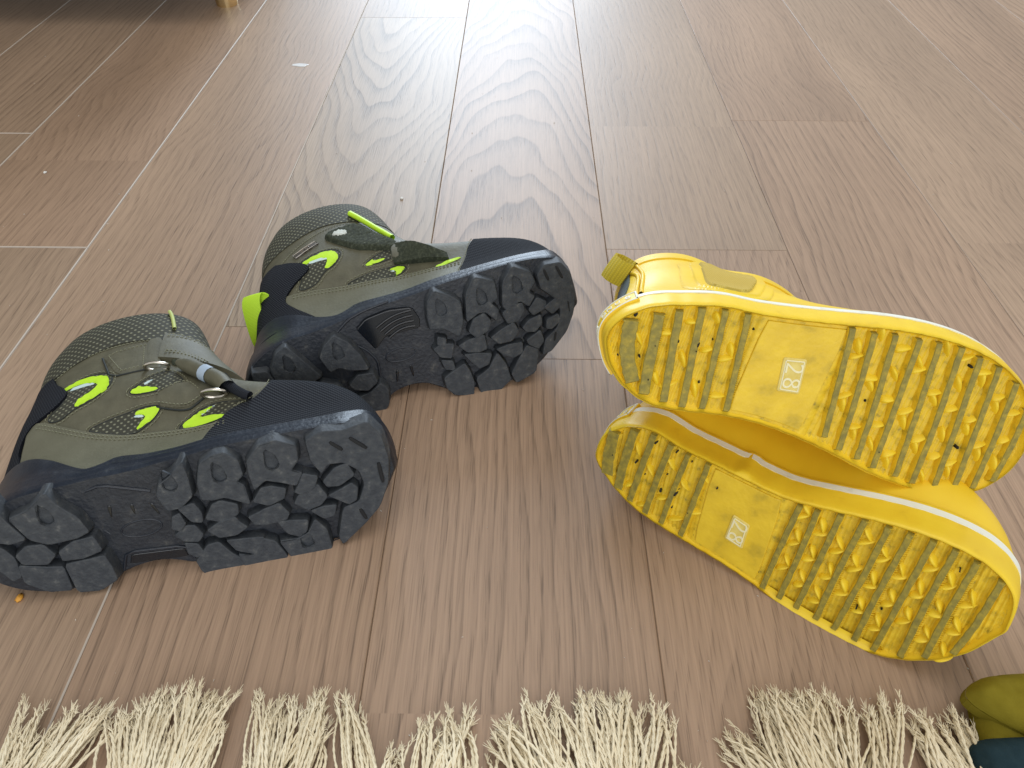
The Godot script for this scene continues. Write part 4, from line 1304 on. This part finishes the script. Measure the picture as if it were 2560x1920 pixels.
	part("heel_loop", ribbon(path, Vector3(0.004, 0.014, 0.001), 0.0018).mesh(), M.loop_tape, o)
	part("front_label", patch(y1, 1, pairs([6, 98, 12, 98, 14, 84, 9, 84]), 0.0016, 0.0005, 0.002).mesh(), M.label, o)
	var sp2 := PackedVector2Array()
	var r2 := RandomNumberGenerator.new()
	r2.seed = 9
	for i in 10:
		for k in 3:
			var s := 0.010 + i * 0.0094
			if s < 0.091:
				var yy := lerpf(0.019, -0.033, (k + 0.25 + 0.33 * (i % 3)) / 3.3)
				sp2.append(Vector2(s + r2.randf_range(-0.0008, 0.0008), yy + 0.0018))
				sp2.append(Vector2(s + r2.randf_range(-0.0008, 0.0008), yy - 0.0024))
	for i in 5:
		for k in 2:
			sp2.append(Vector2(-0.078 + i * 0.0095, 0.012 - k * 0.022 - (i % 2) * 0.009))
	rubber_boot(y2, "lower yellow rubber boot lying on the floor under its twin, toe nearest the rug", bars2, hbars2, Vector2(0.0165, 0.0202), Vector2(-0.038, 0.0), sp2, [-21.1, -1.0, -12.0, -3.1, -12.2, -18.1, -22.2, -16.1])

# ---------------------------------------------------------------- rug with its fringe
func build_rug() -> void:
	var o := thing("rug", "cream cotton rug with knotted fringe along the bottom edge", "rug")
	var slab := MB.new()
	var r := RandomNumberGenerator.new()
	r.seed = 5
	var bump := FastNoiseLite.new()
	bump.frequency = 60.0
	slab.grid(120, 40, func(i: int, j: int) -> Array:
		var x := lerpf(-0.55, 0.55, i / 119.0)
		var v := j / 39.0
		var z := lerpf(-0.092, 0.25, v)
		return [Vector3(x, 0.0012 + 0.009 * sqrt(minf(1.0, v * 12.0)) + bump.get_noise_2d(x, z) * 0.0016, z), Vector3.UP, Vector2(x, z)])
	resmooth(slab)
	slab.flat([Vector3(-0.55, 0.0008, -0.092), Vector3(0.55, 0.0008, -0.092), Vector3(0.55, 0.0008, 0.25), Vector3(-0.55, 0.0008, 0.25)], Vector3.DOWN)
	part("rug_edge", slab.mesh(), M.cotton, o)
	# root x, root d, then strands: [tip x from, tip x to, tip d from, tip d to, count]
	var tassels := [
		[-0.212, 0.09, [[-0.218, -0.196, 0.122, 0.142, 26], [-0.2, -0.176, 0.128, 0.139, 22], [-0.226, -0.2, 0.108, 0.126, 16]]],
		[-0.15, 0.088, [[-0.18, -0.16, 0.128, 0.141, 22], [-0.166, -0.128, 0.138, 0.147, 46], [-0.138, -0.12, 0.126, 0.144, 24], [-0.165, -0.13, 0.112, 0.13, 24]]],
		[-0.1, 0.088, [[-0.115, -0.082, 0.13, 0.144, 40], [-0.098, -0.076, 0.12, 0.138, 16], [-0.12, -0.09, 0.112, 0.13, 20]]],
		[-0.042, 0.09, [[-0.078, -0.064, 0.13, 0.142, 18], [-0.04, -0.018, 0.124, 0.138, 28], [-0.032, -0.014, 0.114, 0.128, 16], [-0.06, -0.03, 0.108, 0.12, 10]]],
		[0.038, 0.088, [[-0.013, 0.006, 0.116, 0.132, 26], [0.002, 0.03, 0.13, 0.144, 34], [0.028, 0.056, 0.136, 0.147, 36], [0.052, 0.08, 0.128, 0.143, 24], [0.01, 0.06, 0.112, 0.128, 30]]],
		[0.138, 0.088, [[0.094, 0.11, 0.114, 0.13, 26], [0.102, 0.128, 0.132, 0.144, 36], [0.122, 0.156, 0.136, 0.145, 44], [0.15, 0.174, 0.128, 0.143, 28], [0.11, 0.165, 0.112, 0.13, 32]]],
		[0.19, 0.09, [[0.172, 0.19, 0.122, 0.134, 16], [0.184, 0.208, 0.118, 0.134, 18], [0.196, 0.214, 0.126, 0.138, 8]]],
		[-0.262, 0.088, [[-0.256, -0.234, 0.1, 0.114, 22]]],
		[0.084, 0.086, [[0.066, 0.082, 0.104, 0.113, 6]]],
		[-0.012, 0.088, [[-0.03, -0.014, 0.106, 0.116, 8]]]]
	for t in tassels:
		var mb := MB.new()
		for g in t[2]:
			var lock := 0
			var k := 0.0
			var lean := Vector2.ZERO
			var reach := 0.0
			for i in int(g[4] * 1.45):
				if lock <= 0:
					lock = r.randi_range(3, 7)
					k = r.randf()
					reach = r.randf()
					lean = Vector2(r.randfn(0.0, 0.003), r.randfn(0.0, 0.0025))
				lock -= 1
				var tip := Vector3(lerpf(g[0], g[1], k) + lean.x + r.randfn(0.0, 0.0016), 0, -lerpf(g[2], g[3], clampf(reach + r.randfn(0.0, 0.15), 0.0, 1.0)) + 0.0045 + 0.007 * pow(r.randf(), 3.0))
				var lift := r.randf_range(0.0012, 0.009)
				tip.y = lift * r.randf_range(0.25, 1.0) + 0.0008
				var root := Vector3(t[0] + lean.y * 2.0 + r.randf_range(-0.004, 0.004) + (tip.x - t[0]) * 0.5, r.randf_range(0.004, 0.011), -t[1] + r.randf_range(-0.002, 0.004))
				strand(mb, root, tip, lift, r)
		part("fringe_tassel", mb.mesh(), M.cotton, o)

func strand(mb: MB, root: Vector3, tip: Vector3, lift: float, r: RandomNumberGenerator) -> void:
	var n := 22
	var bend := Vector3(r.randfn(0.0, 0.0048), 0, r.randf_range(-0.004, 0.004))
	var mid := root.lerp(tip, 0.5) + bend
	mid.y = maxf(root.y, tip.y) * 0.6 + lift * 0.6 + 0.001
	var twist := r.randf_range(0.0, TAU)
	var turns := root.distance_to(tip) / 0.0075
	var rad := r.randf_range(0.00036, 0.00062)
	var waver := r.randf_range(200.0, 380.0)
	var wph := r.randf_range(0, TAU)
	for ply in 2:
		var path := PackedVector3Array()
		var rr := PackedFloat32Array()
		for i in n:
			var k := float(i) / (n - 1)
			var c := root.lerp(mid, k).lerp(mid.lerp(tip, k), k)
			c.x += 0.0009 * sin(c.z * waver * 0.4 + wph)
			c.y = maxf(c.y, 0.0011)
			var a := twist + TAU * turns * k + PI * ply
			var spread := rad * (0.62 + 1.5 * smoothstep(0.86, 1.0, k))
			path.append(c + Vector3(cos(a), sin(a), 0.0) * spread)
			rr.append(rad * (1.0 - 0.55 * smoothstep(0.88, 1.0, k)))
		mb.tube(path, rr, 5)
	for f in 7:                                    # frayed end
		var d := (tip - mid).normalized()
		var e := tip + d * r.randf_range(0.001, 0.0042) + Vector3(r.randf_range(-1, 1), r.randf_range(-0.3, 1), r.randf_range(-1, 1)) * 0.0017
		e.y = maxf(e.y, 0.0006)
		mb.tube(PackedVector3Array([tip - d * 0.0012, tip.lerp(e, 0.6), e]), PackedFloat32Array([0.00028, 0.0002, 0.00008]), 4)

# ---------------------------------------------------------------- other things
func lump(parent: Node, called: String, at: Vector3, size: Vector3, seed_: int, m: Material, ruff := 0.3) -> MeshInstance3D:
	var f := FastNoiseLite.new()
	f.seed = seed_
	f.frequency = 0.9
	var mb := MB.new()
	mb.grid(13, 18, func(i: int, j: int) -> Array:
		var th := PI * i / 12.0
		var ph := TAU * j / 17.0
		var d := Vector3(sin(th) * cos(ph), cos(th), sin(th) * sin(ph))
		var p := d * (1.0 + ruff * f.get_noise_3dv(d * 1.6))
		return [p * size + Vector3(0, size.y * 0.8, 0), d, Vector2.ZERO])
	var o := part(called, mb.mesh(), m, parent)
	o.position = at
	return o

# A soft flat piece of cloth with rounded edges, from a floor outline in metres.
func pillow(flat: Array, low: float, thick: float, bevel: float, ripple: float, seed_: int) -> ArrayMesh:
	var mb := MB.new()
	var pl := PackedVector2Array()
	for i in range(0, flat.size(), 2):
		pl.append(Vector2(flat[i], flat[i + 1]))
	pl = soften(pl, 2)
	if Geometry2D.is_polygon_clockwise(pl):
		pl.reverse()
	var f := FastNoiseLite.new()
	f.seed = seed_
	f.frequency = 22.0
	f.fractal_octaves = 2
	var box := Rect2(pl[0], Vector2.ZERO)
	for q in pl:
		box = box.expand(q)
	var known := {}
	var put := func(q: Vector2) -> int:
		var d := 1.0
		for i in pl.size():
			d = minf(d, q.distance_to(Geometry2D.get_closest_point_to_segment(q, pl[i], pl[(i + 1) % pl.size()])))
		var k := minf(1.0, d / bevel)
		var e := sqrt(k * (2.0 - k))
		return mb.add(Vector3(q.x, low + thick * (0.25 + 0.75 * e) + f.get_noise_2d(q.x * 1.4 + q.y, q.y * 2.0 - q.x) * ripple * e * 1.8, q.y), Vector3.UP, q)
	var cell := 0.0024
	for i in int(ceil(box.size.x / cell)):
		for j in int(ceil(box.size.y / cell)):
			var c := box.position + Vector2(i, j) * cell
			for piece in Geometry2D.intersect_polygons(PackedVector2Array([c, c + Vector2(cell, 0), c + Vector2(cell, cell), c + Vector2(0, cell)]), pl):
				var ids := []
				for q in piece:
					var key := Vector2i((q * 200000.0).round())
					if not known.has(key):
						known[key] = put.call(q)
					ids.append(known[key])
				for k in range(1, ids.size() - 1):
					mb.tri(ids[0], ids[k], ids[k + 1])
	resmooth(mb)
	for i in pl.size():
		var a := pl[i]
		var b := pl[(i + 1) % pl.size()]
		var out := Vector3(b.y - a.y, 0, -(b.x - a.x))
		mb.flat([Vector3(a.x, low + thick * 0.25, a.y), Vector3(b.x, low + thick * 0.25, b.y), Vector3(b.x, maxf(low - 0.002, 0.0008), b.y), Vector3(a.x, maxf(low - 0.002, 0.0008), a.y)], out)
	return mb.mesh()

func build_small_things() -> void:
	# garment: a folded mustard cloth with a dark teal cuff
	var g := thing("folded_garment", "folded mustard cloth with dark teal cuff lying on the rug fringe at lower right", "clothing")
	var cloth := mat(Color.WHITE, 0.85, noise_tex(0.02, [[0.0, lin(0.17, 0.135, 0.012)], [1.0, lin(0.22, 0.18, 0.02)]], 256, 4, 41), bump_tex(0.2, 2.0, 256, 2, 42), 20.0, 0.25)
	var teal := mat(Color.WHITE, 0.9, noise_tex(0.03, [[0.0, lin(0.016, 0.034, 0.044)], [1.0, lin(0.026, 0.05, 0.062)]], 256, 4, 43), bump_tex(0.25, 2.0, 256, 2, 44), 20.0, 0.4)
	cloth.metallic_specular = 0.2
	teal.metallic_specular = 0.2
	part("fabric_layer", pillow([0.2052, -0.1185, 0.2075, -0.132, 0.2105, -0.140, 0.222, -0.143, 0.38, -0.148, 0.38, -0.09, 0.204, -0.105], 0.0, 0.012, 0.007, 0.0012, 4), cloth, g)
	part("fabric_fold", pillow([0.2012, -0.1325, 0.2045, -0.139, 0.213, -0.1425, 0.225, -0.1435, 0.38, -0.15, 0.38, -0.07, 0.27, -0.095, 0.232, -0.112, 0.214, -0.122], 0.0095, 0.0145, 0.0065, 0.0014, 6), cloth, g)
	part("cuff", pillow([0.1965, -0.109, 0.1975, -0.115, 0.2025, -0.1175, 0.214, -0.1185, 0.38, -0.123, 0.38, -0.04, 0.198, -0.06], 0.004, 0.0135, 0.006, 0.0008, 8), teal, g)
	# brass-footed cabinet at the far left
	var cab := thing("cabinet", "dark low cabinet on a brass foot at the top left", "cabinet", Transform3D(Basis.IDENTITY, Vector3(-0.384, 0, -1.068)))
	var leg := MB.new()
	var prof := [[0.0, 0.0128], [0.001, 0.0138], [0.004, 0.0144], [0.012, 0.0144], [0.016, 0.0138], [0.017, 0.0125], [0.06, 0.0140], [0.13, 0.018]]
	leg.grid(prof.size(), 33, func(i: int, j: int) -> Array:
		var a := TAU * j / 32.0
		return [Vector3(cos(a) * prof[i][1], prof[i][0], sin(a) * prof[i][1]), Vector3(cos(a), 0.0, sin(a)), Vector2(j, i)])
	part("brass_foot", leg.mesh(), M.brass, cab)
	var body := BoxMesh.new()
	body.size = Vector3(1.5, 0.66, 0.46)
	var bi := part("cabinet_body", body, mat(lin(0.03, 0.022, 0.017), 0.6), cab)
	bi.position = Vector3(-0.72, 0.40, -0.150)
	# litter on the floor
	var crumb := lump(self, "crumb", Vector3(-0.2515, 0.0, -0.1895), Vector3(0.0017, 0.001, 0.0024), 3, mat(lin(0.75, 0.36, 0.05), 0.6), 0.6)
	crumb.set_meta("label", "orange crumb on the floor below the front winter boot")
	crumb.set_meta("category", "crumb")
	var specks := [[-0.430, -0.619, "white speck on the plank left of the winter boots"], [-0.0968, -0.574, "white speck on the plank above the rear winter boot"]]
	for i in specks.size():
		var s := lump(self, numbered("lint_speck"), Vector3(specks[i][0], 0.0, specks[i][1]), Vector3(0.0014, 0.0009, 0.0014), 10 + i, mat(lin(0.8, 0.8, 0.78), 0.8), 0.5)
		s.set_meta("label", specks[i][2])
		s.set_meta("category", "lint")
	var grit := MB.new()
	var gr := RandomNumberGenerator.new()
	gr.seed = 31
	for i in 170:
		var d := 0.12 + 0.8 * pow(gr.randf(), 1.6)
		var c := Vector3(gr.randf_range(-0.62, 0.62) * (0.3 + d), 0.0001, -d)
		var z := gr.randf_range(0.00012, 0.00038)
		var dir := Vector3(gr.randf_range(-1, 1), 0.15, gr.randf_range(-1, 1)).normalized()
		grit.tube(PackedVector3Array([c - dir * z, c + Vector3(0, z, 0), c + dir * z * gr.randf_range(1.0, 4.0) + Vector3(0, z * 0.5, 0)]), PackedFloat32Array([z * 0.5, z * 0.8, z * 0.3]), 5)
	var dust := part("dust", grit.mesh(), mat(lin(0.62, 0.58, 0.52), 0.9), self, true)
	dust.set_meta("label", "fine pale dust and lint scattered over the floor planks")
	dust.set_meta("category", "dust")
	var smear := MB.new()
	var sm := PackedVector2Array()
	for k in 14:
		sm.append(Vector2(cos(TAU * k / 14.0) * 0.0105 * rng.randf_range(0.7, 1.1), sin(TAU * k / 14.0) * 0.005 * rng.randf_range(0.5, 1.1)))
	var si := part("dried_splash", block(sm, -0.0003, 0.0005, 0.0004, 0.0001), mat(lin(0.68, 0.68, 0.68), 0.25), self)
	si.transform = Transform3D(Basis(Vector3.RIGHT, Vector3(0, 0, -1), Vector3.UP), Vector3(-0.2449, 0.0002, -0.865))
	si.set_meta("label", "pale dried splash on a far plank at upper left")
	si.set_meta("category", "stain")

# ---------------------------------------------------------------- the scene
func _ready() -> void:
	rng.seed = 2024
	var cam := Camera3D.new()
	cam.name = "camera"
	add_child(cam)
	cam.position = Vector3(0, 0.3455, 0)
	cam.rotation = Vector3(-atan2(960.0 + 895.0, 1850.0), 0, 0)
	cam.fov = rad_to_deg(2.0 * atan(960.0 / 1850.0))
	cam.near = 0.01
	cam.far = 40.0
	cam.current = true
	var we := WorldEnvironment.new()
	we.name = "surroundings"
	var env := Environment.new()
	env.background_mode = Environment.BG_COLOR
	env.background_color = Color(0.60, 0.60, 0.59)
	env.background_energy_multiplier = 1.85
	env.tonemap_mode = Environment.TONE_MAPPER_LINEAR
	env.tonemap_exposure = 1.12
	env.sdfgi_enabled = true
	env.ssao_enabled = true
	env.ssil_enabled = true
	we.environment = env
	add_child(we)
	# window ahead of the camera, then two unseen fill lights added for the boots
	area("window_light", Vector3(-0.15, 1.2, -3.3), Vector3(-0.1, 0.3, 0.0), Vector2(1.0, 1.9), Color(0.86, 0.93, 1.0), 7.6)
	area("added_front_fill", Vector3(0.5, 1.3, 2.3), Vector3(0.05, 0.0, -0.3), Vector2(2.4, 1.6), Color(0.97, 0.98, 1.0), 2.9)  # added fill, low behind the camera, to brighten the soles
	area("added_overhead_fill", Vector3(0.3, 2.4, -0.6), Vector3(0.15, 0.0, -0.35), Vector2(1.4, 1.4), Color(1.0, 0.97, 0.93), 1.1)  # added overhead fill, to deepen the shadows under the boots
	make_materials()
	build_floor()
	build_winter_boots()
	build_rubber_boots()
	build_rug()
	build_small_things()

func area(called: String, at: Vector3, to: Vector3, size: Vector2, col: Color, energy: float) -> void:
	var l := AreaLight3D.new()
	l.name = called
	l.area_size = size
	l.light_color = col
	l.light_energy = energy
	l.shadow_enabled = true
	add_child(l)
	l.look_at_from_position(at, to, Vector3.UP if absf((to - at).normalized().y) < 0.98 else Vector3.BACK)
